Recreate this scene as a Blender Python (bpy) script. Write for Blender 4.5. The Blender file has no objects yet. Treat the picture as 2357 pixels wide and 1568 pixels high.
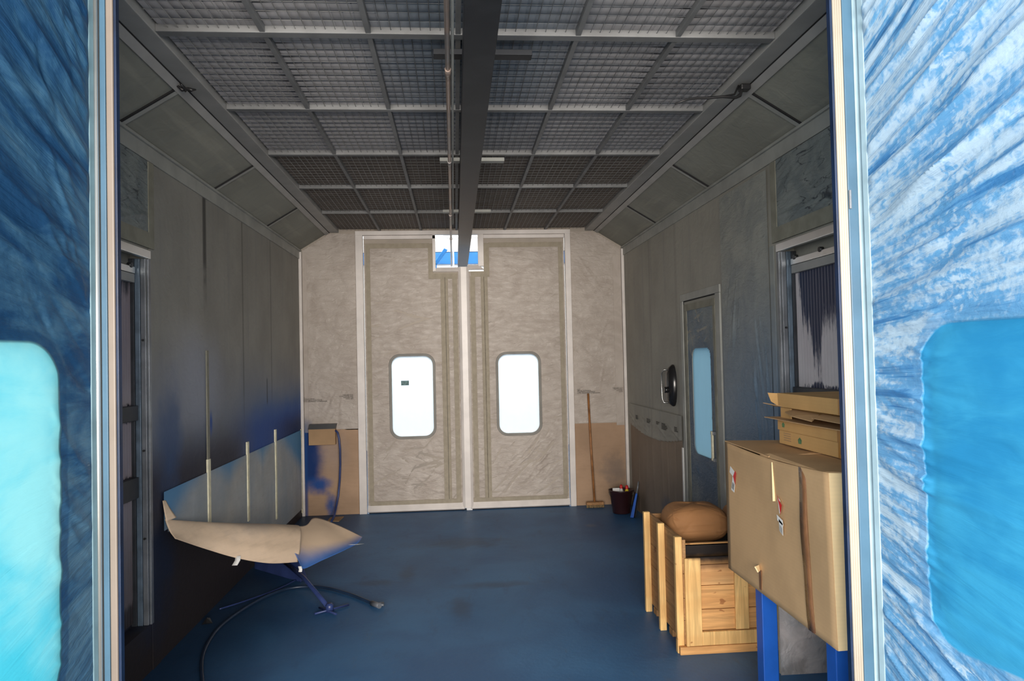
import bpy, bmesh, math, random
import numpy as np
from mathutils import Vector, Matrix, Euler

C = bpy.context.scene.collection
scn = bpy.context.scene

# ------------------------------------------------------------------ camera
F_PX, W_PX, H_PX = 1682.7, 2357, 1568
YAW, PITCH, ROLL, EYE = .0777, .025, -.0224, 1.8368
_cy, _sy = math.cos(YAW), math.sin(YAW)
_f = Vector((_sy, _cy, 0)); _r = Vector((_cy, -_sy, 0)); _u = Vector((0, 0, 1))
_f2 = _f*math.cos(PITCH) + _u*math.sin(PITCH); _u2 = _u*math.cos(PITCH) - _f*math.sin(PITCH)
_r3 = _r*math.cos(ROLL) + _u2*math.sin(ROLL); _u3 = _u2*math.cos(ROLL) - _r*math.sin(ROLL)
cam_d = bpy.data.cameras.new('camera'); cam = bpy.data.objects.new('camera', cam_d); C.objects.link(cam)
cam.matrix_world = Matrix(((_r3.x, _u3.x, -_f2.x, 0), (_r3.y, _u3.y, -_f2.y, 0), (_r3.z, _u3.z, -_f2.z, EYE), (0, 0, 0, 1)))
cam_d.sensor_width = 36; cam_d.lens = F_PX/W_PX*36; cam_d.clip_start = .05; cam_d.clip_end = 200
scn.camera = cam

# ------------------------------------------------------------------ world, lights, exposure
wd = bpy.data.worlds.new('world'); scn.world = wd; wd.use_nodes = True
bg = wd.node_tree.nodes['Background']; bg.inputs[0].default_value = (.82, .93, 1.0, 1); bg.inputs[1].default_value = .62

def area(name, loc, target, sx, sy, power, col):
    d = bpy.data.lights.new(name, 'AREA'); d.shape = 'RECTANGLE'; d.size = sx; d.size_y = sy; d.energy = power; d.color = col
    o = bpy.data.objects.new(name, d); C.objects.link(o); o.location = loc
    o.rotation_euler = (Vector(target)-Vector(loc)).to_track_quat('-Z', 'Y').to_euler()
    return o
area('daylight_from_hall_door', (.1, -6.2, 2.4), (.2, 7, 1.1), 7.5, 3.2, 2050, (1.0, .92, .83))
area('daylight_from_hall_side', (-7.5, -2.0, 3.0), (.8, 3.5, 1.6), 5, 4, 560, (.86, .95, 1.0))
area('fill_behind_doors', (.1, 13.9, 5.6), (.15, 9.2, 1.6), 5, 2, 600, (1.0, .98, .95))  # added unseen lamp that brightens the back door panes and the notch
area('hall_wall_fill', (0, 12.2, 6.5), (0, 15.3, 3.9), 4, 1, 260, (1.0, .96, .90))  # added unseen lamp to lighten the far hall wall behind the notch

scn.view_settings.view_transform = 'Standard'; scn.view_settings.look = 'None'
scn.view_settings.exposure = 0; scn.view_settings.gamma = 1; scn.view_settings.use_curve_mapping = False

# ------------------------------------------------------------------ helpers
def lin(r, g, b): return tuple(((c/255+.055)/1.055)**2.4 if c/255 > .04045 else c/255/12.92 for c in (r, g, b))

class Ex:
    """small expression wrapper over shader sockets"""
    def __init__(s, nt, k): s.nt = nt; s.k = k
    def _m(s, op, *a):
        n = s.nt.nodes.new('ShaderNodeMath'); n.operation = op
        for i, v in enumerate((s,)+a):
            if isinstance(v, Ex): s.nt.links.new(v.k, n.inputs[i])
            else: n.inputs[i].default_value = v
        return Ex(s.nt, n.outputs[0])
    def __add__(s, o): return s._m('ADD', o)
    __radd__ = __add__
    def __sub__(s, o): return s._m('SUBTRACT', o)
    def __rsub__(s, o): return (s*-1)+o
    def __mul__(s, o): return s._m('MULTIPLY', o)
    __rmul__ = __mul__
    def __truediv__(s, o): return s._m('DIVIDE', o)
    def abs(s): return s._m('ABSOLUTE')
    def sqrt(s): return s._m('SQRT')
    def sin(s): return s._m('SINE')
    def min(s, o): return s._m('MINIMUM', o)
    def max(s, o): return s._m('MAXIMUM', o)
    def pow(s, o): return s._m('POWER', o)
    def lt(s, o): return s._m('LESS_THAN', o)
    def gt(s, o): return s._m('GREATER_THAN', o)
    def step(s, a, b):
        n = s.nt.nodes.new('ShaderNodeMapRange'); n.interpolation_type = 'SMOOTHSTEP'
        s.nt.links.new(s.k, n.inputs[0]); n.inputs[1].default_value = min(a, b); n.inputs[2].default_value = max(a, b)
        n.inputs[3].default_value = 0 if a < b else 1; n.inputs[4].default_value = 1 if a < b else 0
        return Ex(s.nt, n.outputs[0])

class G:
    """material graph"""
    def __init__(g, name, rough=.6, metal=0., spec=.5):
        g.m = bpy.data.materials.new(name); g.m.use_nodes = True; g.nt = g.m.node_tree
        g.b = g.nt.nodes['Principled BSDF']; g.b.inputs['Roughness'].default_value = rough
        g.b.inputs['Metallic'].default_value = metal; g.b.inputs['Specular IOR Level'].default_value = spec
        geo = g.nt.nodes.new('ShaderNodeNewGeometry'); g.posk = geo.outputs['Position']
        s = g.nt.nodes.new('ShaderNodeSeparateXYZ'); g.nt.links.new(g.posk, s.inputs[0])
        g.x, g.y, g.z = (Ex(g.nt, s.outputs[i]) for i in range(3))
    def obj(g):
        t = g.nt.nodes.new('ShaderNodeTexCoord'); s = g.nt.nodes.new('ShaderNodeSeparateXYZ'); g.nt.links.new(t.outputs['Object'], s.inputs[0])
        return tuple(Ex(g.nt, s.outputs[i]) for i in range(3))
    def uv(g):
        t = g.nt.nodes.new('ShaderNodeUVMap'); t.uv_map = 'flow'; s = g.nt.nodes.new('ShaderNodeSeparateXYZ'); g.nt.links.new(t.outputs[0], s.inputs[0])
        return Ex(g.nt, s.outputs[0]), Ex(g.nt, s.outputs[1])
    def vec(g, x, y, z):
        n = g.nt.nodes.new('ShaderNodeCombineXYZ')
        for i, v in enumerate((x, y, z)):
            if isinstance(v, Ex): g.nt.links.new(v.k, n.inputs[i])
            else: n.inputs[i].default_value = v
        return n.outputs[0]
    def noise(g, vec=None, scale=5, detail=4, rough=.55, dist=0.):
        n = g.nt.nodes.new('ShaderNodeTexNoise'); n.inputs['Scale'].default_value = scale; n.inputs['Detail'].default_value = detail
        n.inputs['Roughness'].default_value = rough; n.inputs['Distortion'].default_value = dist
        g.nt.links.new(vec or g.posk, n.inputs['Vector']); return Ex(g.nt, n.outputs[0])
    def mix(g, f, a, b):
        n = g.nt.nodes.new('ShaderNodeMix'); n.data_type = 'RGBA'
        for i, v in ((0, f), (6, a), (7, b)):
            if isinstance(v, Ex): g.nt.links.new(v.k, n.inputs[i])
            elif isinstance(v, (int, float)): n.inputs[i].default_value = v
            elif isinstance(v, tuple): n.inputs[i].default_value = v[:3]+(1,)
            else: g.nt.links.new(v, n.inputs[i])
        return n.outputs[2]
    def blob(g, c, r, wob=.25, nscale=5):
        d = (((g.x-c[0])/r[0])*((g.x-c[0])/r[0]) + ((g.y-c[1])/r[1])*((g.y-c[1])/r[1]) + ((g.z-c[2])/r[2])*((g.z-c[2])/r[2])).sqrt()
        if wob: d = d + (g.noise(scale=nscale, detail=3)-.5)*wob*2
        return d.step(1.0, .15)
    def bump(g, h, dist=.01, strength=.6):
        n = g.nt.nodes.new('ShaderNodeBump'); n.inputs['Strength'].default_value = strength; n.inputs['Distance'].default_value = dist
        g.nt.links.new(h.k, n.inputs['Height']); g.nt.links.new(n.outputs[0], g.b.inputs['Normal']); return n.outputs[0]
    def col(g, c):
        if isinstance(c, tuple): g.b.inputs['Base Color'].default_value = c[:3]+(1,)
        else: g.nt.links.new(c, g.b.inputs['Base Color'])
        return g.m

def plain(name, rgb, rough=.6, metal=0., var=.12, scale=6, bump=0., spec=.5):
    g = G(name, rough, metal, spec); n = g.noise(scale=scale, detail=5)
    c = g.mix(n.step(.3, .7), tuple(v*(1-var) for v in rgb), tuple(min(1, v*(1+var)) for v in rgb))
    if bump: g.bump(g.noise(scale=scale*8, detail=4), bump)
    return g.col(c)

def tag(o, label=None, cat=None, group=None, kind=None):
    if label: o['label'] = label
    if cat: o['category'] = cat
    if group: o['group'] = group
    if kind: o['kind'] = kind
    return o
def thing(name, label, cat, loc=(0, 0, 0), rot=(0, 0, 0), group=None):
    o = bpy.data.objects.new(name, None); C.objects.link(o); o.location = loc; o.rotation_euler = rot
    o.empty_display_size = .1
    return tag(o, label, cat, group)

class MB:
    def __init__(s): s.v = []; s.f = []; s.sm = []
    def add(s, vs, fs, smooth=False):
        b = len(s.v); s.v += [tuple(v) for v in vs]; s.f += [tuple(b+i for i in f) for f in fs]; s.sm += [smooth]*len(fs); return s
    def box(s, x0, x1, y0, y1, z0, z1):
        x0, x1 = sorted((x0, x1)); y0, y1 = sorted((y0, y1)); z0, z1 = sorted((z0, z1))
        return s.add([(x, y, z) for x in (x0, x1) for y in (y0, y1) for z in (z0, z1)],
                     [(0, 1, 3, 2), (4, 6, 7, 5), (0, 4, 5, 1), (2, 3, 7, 6), (0, 2, 6, 4), (1, 5, 7, 3)])
    def hexa(s, p):  # 8 points, bottom loop then top loop (ccw from above)
        return s.add(p, [(3, 2, 1, 0), (4, 5, 6, 7), (0, 1, 5, 4), (1, 2, 6, 5), (2, 3, 7, 6), (3, 0, 4, 7)])
    def prism(s, prof, a, b, axis='y', smooth=False):
        n = len(prof); vs = []
        for t in (a, b):
            for p, q in prof:
                vs.append({'y': (p, t, q), 'x': (t, p, q), 'z': (p, q, t)}[axis])
        fs = [(i, (i+1) % n, n+(i+1) % n, n+i) for i in range(n)]
        s.add(vs, fs, smooth); s.add(vs[:n], [tuple(range(n))[::-1]]); s.add(vs[n:], [tuple(range(n))]); return s
    def tube(s, pts, r, n=8, cap=True, smooth=True):
        pts = [Vector(p) for p in pts]; rs = r if isinstance(r, (list, tuple)) else [r]*len(pts)
        vs = []; up = None
        for i, p in enumerate(pts):
            d = (pts[min(i+1, len(pts)-1)]-pts[max(i-1, 0)]).normalized()
            if up is None: up = Vector((0, 0, 1)) if abs(d.z) < .9 else Vector((1, 0, 0))
            a = d.cross(up).normalized(); b = a.cross(d).normalized(); up = b
            for k in range(n):
                t = 2*math.pi*k/n; vs.append(p + a*math.cos(t)*rs[i] + b*math.sin(t)*rs[i])
        fs = [(i*n+k, i*n+(k+1) % n, (i+1)*n+(k+1) % n, (i+1)*n+k) for i in range(len(pts)-1) for k in range(n)]
        s.add(vs, fs, smooth)
        if cap: s.add(vs[:n], [tuple(range(n))]); s.add(vs[-n:], [tuple(range(n))[::-1]])
        return s
    def lathe(s, prof, n=24, c=(0, 0, 0)):
        vs = [(c[0]+r*math.cos(2*math.pi*k/n), c[1]+r*math.sin(2*math.pi*k/n), c[2]+z) for r, z in prof for k in range(n)]
        fs = [(i*n+k, i*n+(k+1) % n, (i+1)*n+(k+1) % n, (i+1)*n+k) for i in range(len(prof)-1) for k in range(n)]
        return s.add(vs, fs, True)
    def stagger(s, axis, step):
        for i in range(0, len(s.v), 8):
            for k in range(i, i+8):
                v = list(s.v[k]); 
                v[axis] += step*(i//8)*(1 if (k-i) in s.front(axis) else 0); s.v[k] = tuple(v)
        return s
    def front(s, axis): return {0: (0, 1, 2, 3), 1: (0, 1, 4, 5), 2: (0, 2, 4, 6)}[axis]
    def build(s, name, mat, parent=None, bevel=0., local=False, subsurf=0, solid=0.):
        """coordinates are world ones unless local; they are moved into the parent's frame"""
        me = bpy.data.meshes.new(name); vs = [Vector(v) for v in s.v]
        o = bpy.data.objects.new(name, me); C.objects.link(o)
        if parent is not None:
            o.parent = parent
            if not local:
                root = parent; M = Matrix.Identity(4)
                while root is not None:
                    M = Matrix.Translation(root.location) @ root.rotation_euler.to_matrix().to_4x4() @ M; root = root.parent
                Mi = M.inverted(); vs = [Mi @ v for v in vs]
        me.from_pydata(vs, [], s.f); me.polygons.foreach_set('use_smooth', s.sm); me.materials.append(mat)
        bm = bmesh.new(); bm.from_mesh(me); bmesh.ops.remove_doubles(bm, verts=bm.verts, dist=1e-6)
        bmesh.ops.recalc_face_normals(bm, faces=bm.faces); bm.to_mesh(me); bm.free(); me.update()
        if solid:
            m = o.modifiers.new('thick', 'SOLIDIFY'); m.thickness = solid; m.offset = 0
        if bevel:
            m = o.modifiers.new('bevel', 'BEVEL'); m.width = bevel; m.segments = 2; m.limit_method = 'ANGLE'
        if subsurf:
            m = o.modifiers.new('sub', 'SUBSURF'); m.levels = subsurf; m.render_levels = subsurf
        return o
def struct(o, label=None):
    o['kind'] = 'structure'
    if label: o['label'] = label
    return o

def rrect(u0, u1, v0, v1, r, n=7):
    p = []
    for cx, cz, a0 in ((u1-r, v1-r, 0), (u0+r, v1-r, 90), (u0+r, v0+r, 180), (u1-r, v0+r, 270)):
        for i in range(n+1):
            a = math.radians(a0+90*i/n); p.append((cx+r*math.cos(a), cz+r*math.sin(a)))
    return p
def ring(mb, fr, outer, inner, n0, n1):
    """panel with a rounded hole; fr(u, n, v) gives the world point, outer is a rectangle or a loop as long as inner"""
    if len(outer) == 4 and not isinstance(outer[0], tuple):
        u0, u1, v0, v1 = outer; cx = sum(p[0] for p in inner)/len(inner); cz = sum(p[1] for p in inner)/len(inner); Q = []
        for u, v in inner:
            du, dv = u-cx, v-cz
            t = min(((u1-cx)/du if du > 1e-9 else (u0-cx)/du if du < -1e-9 else 1e9), ((v1-cz)/dv if dv > 1e-9 else (v0-cz)/dv if dv < -1e-9 else 1e9))
            Q.append([cx+du*t, cz+dv*t])
        for c in ((u0, v0), (u0, v1), (u1, v0), (u1, v1)):
            i = min(range(len(Q)), key=lambda k: (Q[k][0]-c[0])**2+(Q[k][1]-c[1])**2); Q[i] = list(c)
        outer = [tuple(q) for q in Q]
    n = len(inner); vs = [fr(u, k, v) for k in (n0, n1) for loop in (inner, outer) for u, v in loop]
    fs = []
    for i in range(n):
        j = (i+1) % n
        fs += [(i, j, n+j, n+i), (2*n+i, 3*n+i, 3*n+j, 2*n+j), (i, 2*n+i, 2*n+j, j), (n+i, n+j, 3*n+j, 3*n+i)]
    return mb.add(vs, fs)
def poly_panel(mb, fr, loop, n0, n1):
    n = len(loop); vs = [fr(u, k, v) for k in (n0, n1) for u, v in loop]
    mb.add(vs, [tuple(range(n)), tuple(range(2*n-1, n-1, -1))] + [(i, (i+1) % n, n+(i+1) % n, n+i) for i in range(n)])
    return mb

def folds(S, Q, lst):
    """sum of long ridges over a grid; every item: s0, q0, angle, half length, half width, height"""
    Hh = np.zeros_like(S)
    for s0, q0, a, L, w, amp in lst:
        du = S-s0; dv = Q-q0; ca, sa = math.cos(a), math.sin(a)
        u = du*ca+dv*sa; v = dv*ca-du*sa
        m = (np.abs(u) < L*1.5) & (np.abs(v) < w*4)
        if not m.any(): continue
        uu = u[m]/L; vv = v[m]/w + .6*np.sin(uu*2+s0*9)*1.0
        Hh[m] += amp*np.exp(-np.abs(vv)**1.5)*np.exp(-(uu)**4)
    return Hh
def rnd_folds(rng, n, s, q, ang, L, w, amp):
    U = lambda r: rng.uniform(*r)
    return [(U(s), U(q), math.radians(U(ang)), U(L), U(w), U(amp)*(1 if rng.random() < .6 else -1)) for _ in range(n)]
def sheet(name, fr, w, h, res, mat, parent, lst=(), warp=None, cut=None, damp=None, base=None):
    nu, nv = int(w/res)+1, int(h/res)+1
    u = np.linspace(0, w, nu); v = np.linspace(0, h, nv); U, V = np.meshgrid(u, v)
    Q = warp(U, V) if warp else V
    Hh = folds(U, Q, lst)
    if damp is not None: Hh = Hh*damp(U, V)
    if base is not None: Hh = Hh+base(U, V)
    # edges stay taped down
    e = np.minimum(np.minimum(U, w-U), np.minimum(V, h-V)); Hh = Hh*np.clip(e/.03, 0, 1) + .001
    O = np.array(fr(0, 0, 0), float); du = np.array(fr(1, 0, 0), float)-O; dn = np.array(fr(0, 1, 0), float)-O; dv = np.array(fr(0, 0, 1), float)-O
    P = O + U[..., None]*du + V[..., None]*dv + np.maximum(Hh, -.004)[..., None]*dn
    verts = P.reshape(-1, 3)
    idx = np.arange(nu*nv).reshape(nv, nu)
    q = np.stack([idx[:-1, :-1], idx[:-1, 1:], idx[1:, 1:], idx[1:, :-1]], -1).reshape(-1, 4)
    if cut is not None:
        cu = (U[:-1, :-1]+U[1:, 1:])/2; cv = (V[:-1, :-1]+V[1:, 1:])/2; q = q[~cut(cu, cv).reshape(-1)]
    o = bpy.data.objects.new(name, bpy.data.meshes.new(name)); C.objects.link(o)
    if parent is not None:
        o.parent = parent; M = Matrix.Translation(parent.location) @ parent.rotation_euler.to_matrix().to_4x4()
        Mi = np.array(M.inverted()); verts = verts @ Mi[:3, :3].T + Mi[:3, 3]
    me = o.data; me.vertices.add(len(verts)); me.vertices.foreach_set('co', verts.ravel())
    me.loops.add(q.size); me.loops.foreach_set('vertex_index', q.ravel().astype(np.int32))
    me.polygons.add(len(q)); me.polygons.foreach_set('loop_start', np.arange(0, q.size, 4, dtype=np.int32)); me.polygons.foreach_set('loop_total', np.full(len(q), 4, dtype=np.int32))
    me.update(calc_edges=True); me.validate()
    me.polygons.foreach_set('use_smooth', np.ones(len(me.polygons), dtype=bool))
    uvl = me.uv_layers.new(name='flow'); fl = np.stack([U.ravel(), Q.ravel()], -1)[q.ravel()]; uvl.data.foreach_set('uv', fl.ravel())
    me.materials.append(mat); me.update(); return o

random.seed(3)
# ------------------------------------------------------------------ dimensions
XL, XR, Y0, YB = -1.871, 2.129, 2.63, 9.03       # inner faces of side walls, front wall, back wall
ZW, ZC, JL, JR = 3.209, 3.434, -1.502, 1.76      # wall top, ceiling, slope joints
OL, OR_ = -1.163, 1.449                          # door openings

# ------------------------------------------------------------------ materials
def wall_paint(name, base, extra):
    g = G(name, .62, 0, .3)
    n = g.noise(scale=1.6, detail=6); c = g.mix(n.step(.3, .7), tuple(v*.88 for v in base), tuple(v*1.1 for v in base))
    st = g.noise(g.vec(g.x*3, g.y*9, g.z*.7), 1, 4)
    c = g.mix(st.step(.52, .75)*.35, c, (base[0]*.62, base[1]*.68, base[2]*.78))
    c = extra(g, c) if extra else c
    g.bump(g.noise(scale=9, detail=6, dist=1.2), .012, .35)
    return g.col(c)
BLUE = (.008, .075, .34); DBLUE = (.006, .03, .13)
def left_extra(g, c):
    nz = (g.noise(scale=2.2, detail=4)-.5)
    c = g.mix(g.z.step(2.1, 1.2)*(g.noise(scale=1.1)+.25)*.9, c, (.12, .17, .29))
    c = g.mix(g.blob((-1.87, 5.45, 1.72), (1, .85, .55), .35, 2)*.65, c, (.34, .37, .46))  # lit patch of the wall, its light put into the colour
    c = g.mix((g.z+nz*.25).step(1.72, 1.25)*g.y.step(5.9, 7.6)*.85, c, (.03, .12, .33))
    c = g.mix((g.z+nz*.12).step(1.52, 1.20)*g.y.step(6.0, 7.2)*.97, c, BLUE)
    c = g.mix((g.z+nz*.08).step(1.34, 1.12)*g.y.step(7.2, 8.6)*.97, c, DBLUE)
    c = g.mix((g.z+nz*.15).step(1.50, 1.08)*g.y.step(7.1, 6.2)*.96, c, (.020, .020, .04))
    c = g.mix(g.blob((-1.87, 5.76, 1.40), (1, .05, .13), .1)*.95, c, BLUE)
    c = g.mix(g.blob((-1.87, 4.95, 1.35), (1, .30, .55), .4)*.7, c, (.03, .085, .22))
    c = g.mix(g.z.step(1.0, .85)*.97, c, (.030, .024, .026))
    c = g.mix(g.blob((-1.87, 4.7, .6), (1, .45, .6), .4)*.6, c, (.008, .025, .07))
    for y, w, z0, s in ((5.66, .035, 2.2, .75), (6.64, .018, 1.2, .45), (7.63, .015, 1.2, .4)):
        c = g.mix((g.y-y).abs().step(w*1.6, w*.5)*(g.z+(g.noise(scale=5)-.5)*.8).step(z0, z0+.5)*s, c, (.012, .014, .018))
    c = g.mix((g.y-7.44).abs().step(.03, .005)*(g.z-1.57).abs().step(.15, .1)*.8, c, (.02, .03, .05))
    return c
def right_extra(g, c):
    c = g.mix(g.z.step(2.6, 1.3)*g.y.step(7.0, 5.0)*.8, c, (.12, .19, .29))
    c = g.mix(g.z.step(1.5, .9)*g.y.step(7.0, 6.0)*.7, c, (.05, .12, .22))
    c = g.mix((g.y-7.83).abs().step(.05, .02)*.2, c, (.11, .11, .09))
    c = g.mix((g.y-6.88).abs().step(.05, .02)*.2, c, (.11, .11, .09))
    return c
M = {}
M['wall_left'] = wall_paint('wall_left_paint', (.285, .28, .255), left_extra)
M['wall_right'] = wall_paint('wall_right_paint', (.33, .32, .28), right_extra)
M['wall_back'] = wall_paint('wall_back_paint', (.43, .375, .32), None)
M['slope'] = wall_paint('slope_panel_paint', (.265, .27, .235), lambda g, c: g.mix(g.noise(g.vec(g.x*7, g.y*.7, g.z*9), 1.6, 3).step(.5, .72)*.45, c, (.40, .39, .33)))
M['beam_c'] = plain('ceiling_grid_beam', (.19, .195, .20), .55, 0, .15, 5)
M['steel'] = plain('painted_steel_beam', (.36, .36, .35), .45, 0, .1, 4, .0)
M['steel_dark'] = plain('grey_steel_beam', (.33, .34, .32), .5, 0, .15, 4)
M['white_frame'] = plain('white_door_frame', (.74, .69, .66), .35, 0, .07, 5)
M['alu'] = plain('aluminium', (.80, .80, .78), .28, .85, .06, 3)
M['tape_wall'] = plain('greyed_masking_tape', (.24, .235, .19), .7, 0, .15, 9)
M['pine_back'] = plain('crate_back_blue', (.03, .10, .14), .7)
M['alu_dull'] = plain('aluminium_dull', (.22, .24, .27), .42, .5, .25, 6)
M['tape'] = plain('masking_tape', (.34, .295, .225), .7, 0, .08, 20)
M['tape_cream'] = plain('cream_masking_tape', (.84, .80, .60), .7, 0, .12, 20)
M['chrome_dim'] = plain('chrome_dark', (.35, .35, .34), .25, .9, .2, 30)
M['gap'] = plain('dark_gap', (.01, .01, .012), .8, 0, 0)
M['rubber'] = plain('black_rubber', (.02, .02, .022), .4, 0, .1)
M['rubber_grey'] = plain('grey_rubber_seal', (.22, .21, .19), .6, 0, .1)
M['white_paper'] = plain('white_paper', (.85, .85, .83), .6, 0, .03)
M['wood_handle'] = plain('wooden_handle', (.30, .13, .045), .5, 0, .3, 10)
M['black_plastic'] = plain('black_plastic', (.015, .015, .016), .2, 0, .1)
M['blue_steel'] = plain('blue_painted_steel', (.012, .09, .42), .32, 0, .12, 5)
M['yellow'] = plain('yellow_painted_metal', (.55, .45, .03), .5, 0, .15)
M['red'] = plain('red_plastic', (.65, .02, .02), .4)
M['yel_plastic'] = plain('yellow_plastic', (.85, .65, .02), .4)
M['white_plastic'] = plain('white_plastic', (.8, .8, .8), .4)
M['bucket'] = plain('dark_maroon_plastic', (.030, .010, .012), .35)
M['bristle'] = plain('broom_bristles', (.35, .24, .12), .8, 0, .3, 60, .01)
M['blue_plastic'] = plain('blue_plastic', (.02, .12, .55), .35)
M['ink'] = plain('printed_ink', (.06, .06, .055), .7, 0, 0)
M['ink_green'] = plain('green_printed_ink', (.10, .22, .10), .7, 0, .3, 60)
M['hose'] = plain('dark_rubber_hose', (.014, .030, .065), .35, 0, .2)
M['hose_blue'] = plain('blue_rubber_hose', (.03, .05, .16), .35, 0, .2)
M['concrete'] = plain('outside_concrete', (.28, .28, .27), .8, 0, .15, 2)

# masking film of the back doors: crumpled light plastic
def film_mat(name, a, b, rough=.38, trans=0., folds_=1., tint=None):
    g = G(name, rough, 0, .45); u, v = g.uv()
    n = g.noise(scale=3.2, detail=8, dist=1.6); c = g.mix(n.step(.32, .68), a, b)
    if tint: c = tint(g, c)
    h = g.noise(g.vec(u*5, v*11, 0), 1.6, 8, .6, 1.0)+g.noise(g.vec(u*16, v*34, 0), 1, 4, .5, .8)*.35
    g.bump(h, .03*folds_, .45); g.col(c)
    return g.m
M['film_back'] = film_mat('masking_film_warm', (.41, .352, .308), (.495, .438, .392), tint=lambda g, c: g.mix(g.blob((-1.87, 9.02, 1.02), (.17, 1, .26), .35, 7)*.85, c, (.02, .07, .20)))
def dtint(g, c):
    u, v = g.uv(); a = g.noise(g.vec(u*3.2, v*11, 0), 1, 3, .5, .8)
    return g.mix((a-.5).abs().step(.022, .004)*g.noise(scale=6).step(.42, .56)*.85, c, (.012, .02, .035))  # thin dark lines: shade of the wrinkles put into the film colour
M['film_dark'] = film_mat('masking_film_grey', (.15, .18, .19), (.24, .27, .265), .5, tint=dtint)
def rtint(g, c):
    c = g.mix(g.z.step(2.7, 1.2)*(g.y.step(6.4, 5.0)*.7+.25), c, (.12, .205, .32))
    return c
M['film_wall'] = film_mat('masking_film_wall', (.25, .27, .26), (.34, .35, .32), .5, tint=rtint)

def film_front(name, left):
    g = G(name, .30, 0, .5); nt = g.nt; u, v = g.uv()
    WHI = (.58, .76, .90) if not left else (.14, .29, .42)  # left film is a darker copy, its shade put into the tones
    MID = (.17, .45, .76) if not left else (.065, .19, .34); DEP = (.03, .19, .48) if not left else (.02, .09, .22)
    n1 = g.noise(g.vec(u*(3.5 if not left else 3), v*(12 if not left else 8), 0), 1, 6, .6, .8); n2 = g.noise(g.vec(u*38, v*48, .3), 1, 3, .6, .4); n3 = g.noise(scale=1.7, detail=4)
    band = (u-.37).abs().step(.10, .02) if not left else u*0
    n4 = g.noise(g.vec(u*1.6, v*5, .7), 1, 4, .55, .5)
    if left:
        t = n1 + (n2-.5)*.10 + (n3-.5)*.35 - (g.z-1.5)*.07
        c = g.mix(t.step(.33, .54), DEP, MID); c = g.mix(t.step(.46, .70), c, WHI)
    else:
        n5 = g.noise(g.vec(u*2.0, v*26, 1.7), 1, 5, .55, .3)
        t = (n5-.5)*1.7 + (n4-.5)*.5 + (n2-.5)*(1.1+band*.9) + (g.z-1.9)*.08 - band*.10 + .43
        c = g.mix(t.step(.22, .66), MID, WHI)
        c = g.mix(n5.step(.41, .33)*.7, c, DEP)  # overspray streaks that also carry the blue shade of the folds as colour
    # window area: the light coming through is put into the film colour
    u0, u1, z0, z1 = (.205, .80, .86, 1.93) if not left else (.155, .78, .80, 1.925)
    r = .14
    dx = ((u-(u0+u1)/2).abs()-((u1-u0)/2-r)).max(0); dz = ((g.z-(z0+z1)/2).abs()-((z1-z0)/2-r)).max(0)
    d = (dx*dx+dz*dz).sqrt()
    win = d.step(r, r-.012)
    seal = (d-(r+.012)).abs().step(.022, .012)
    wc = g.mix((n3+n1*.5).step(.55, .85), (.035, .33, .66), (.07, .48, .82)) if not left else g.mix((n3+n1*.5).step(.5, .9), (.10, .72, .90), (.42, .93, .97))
    c = g.mix(seal*.6, c, DEP if left else MID); c = g.mix(win, c, wc)
    h = g.noise(g.vec(u*3, v*30, 0), 1, 6, .6, .5)+g.noise(g.vec(u*40, v*50, 0), 1, 3)*.22
    nk = g.bump(h*(1-win*.75), .02, .6)
    g.col(c)
    tr = nt.nodes.new('ShaderNodeBsdfTranslucent'); nt.links.new(c, tr.inputs[0]) if not isinstance(c, tuple) else None
    nt.links.new(nk, tr.inputs['Normal'])
    ms = nt.nodes.new('ShaderNodeMixShader'); ms.inputs[0].default_value = .45
    nt.links.new(g.b.outputs[0], ms.inputs[1]); nt.links.new(tr.outputs[0], ms.inputs[2])
    nt.links.new(ms.outputs[0], nt.nodes['Material Output'].inputs[0]); return g.m
M['film_front_left'] = film_front('blue_oversprayed_film_left', True)
M['film_front_right'] = film_front('blue_oversprayed_film_right', False)

def pane_mat(name, col, k=.9):
    m = bpy.data.materials.new(name); m.use_nodes = True; nt = m.node_tree; b = nt.nodes['Principled BSDF']
    b.inputs['Roughness'].default_value = .15; b.inputs['Base Color'].default_value = col+(1,)
    t = nt.nodes.new('ShaderNodeBsdfTranslucent'); t.inputs[0].default_value = col+(1,)
    no = nt.nodes.new('ShaderNodeTexNoise'); no.inputs['Scale'].default_value = 7; mx = nt.nodes.new('ShaderNodeMix'); mx.data_type = 'RGBA'
    mx.inputs[6].default_value = tuple(c*.94 for c in col)+(1,); mx.inputs[7].default_value = col+(1,)
    nt.links.new(no.outputs[0], mx.inputs[0]); nt.links.new(mx.outputs[2], t.inputs[0])
    s = nt.nodes.new('ShaderNodeMixShader'); s.inputs[0].default_value = k
    nt.links.new(b.outputs[0], s.inputs[1]); nt.links.new(t.outputs[0], s.inputs[2]); nt.links.new(s.outputs[0], nt.nodes['Material Output'].inputs[0])
    return m
M['pane'] = pane_mat('frosted_white_pane', (.93, .98, 1.0), .93)

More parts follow.
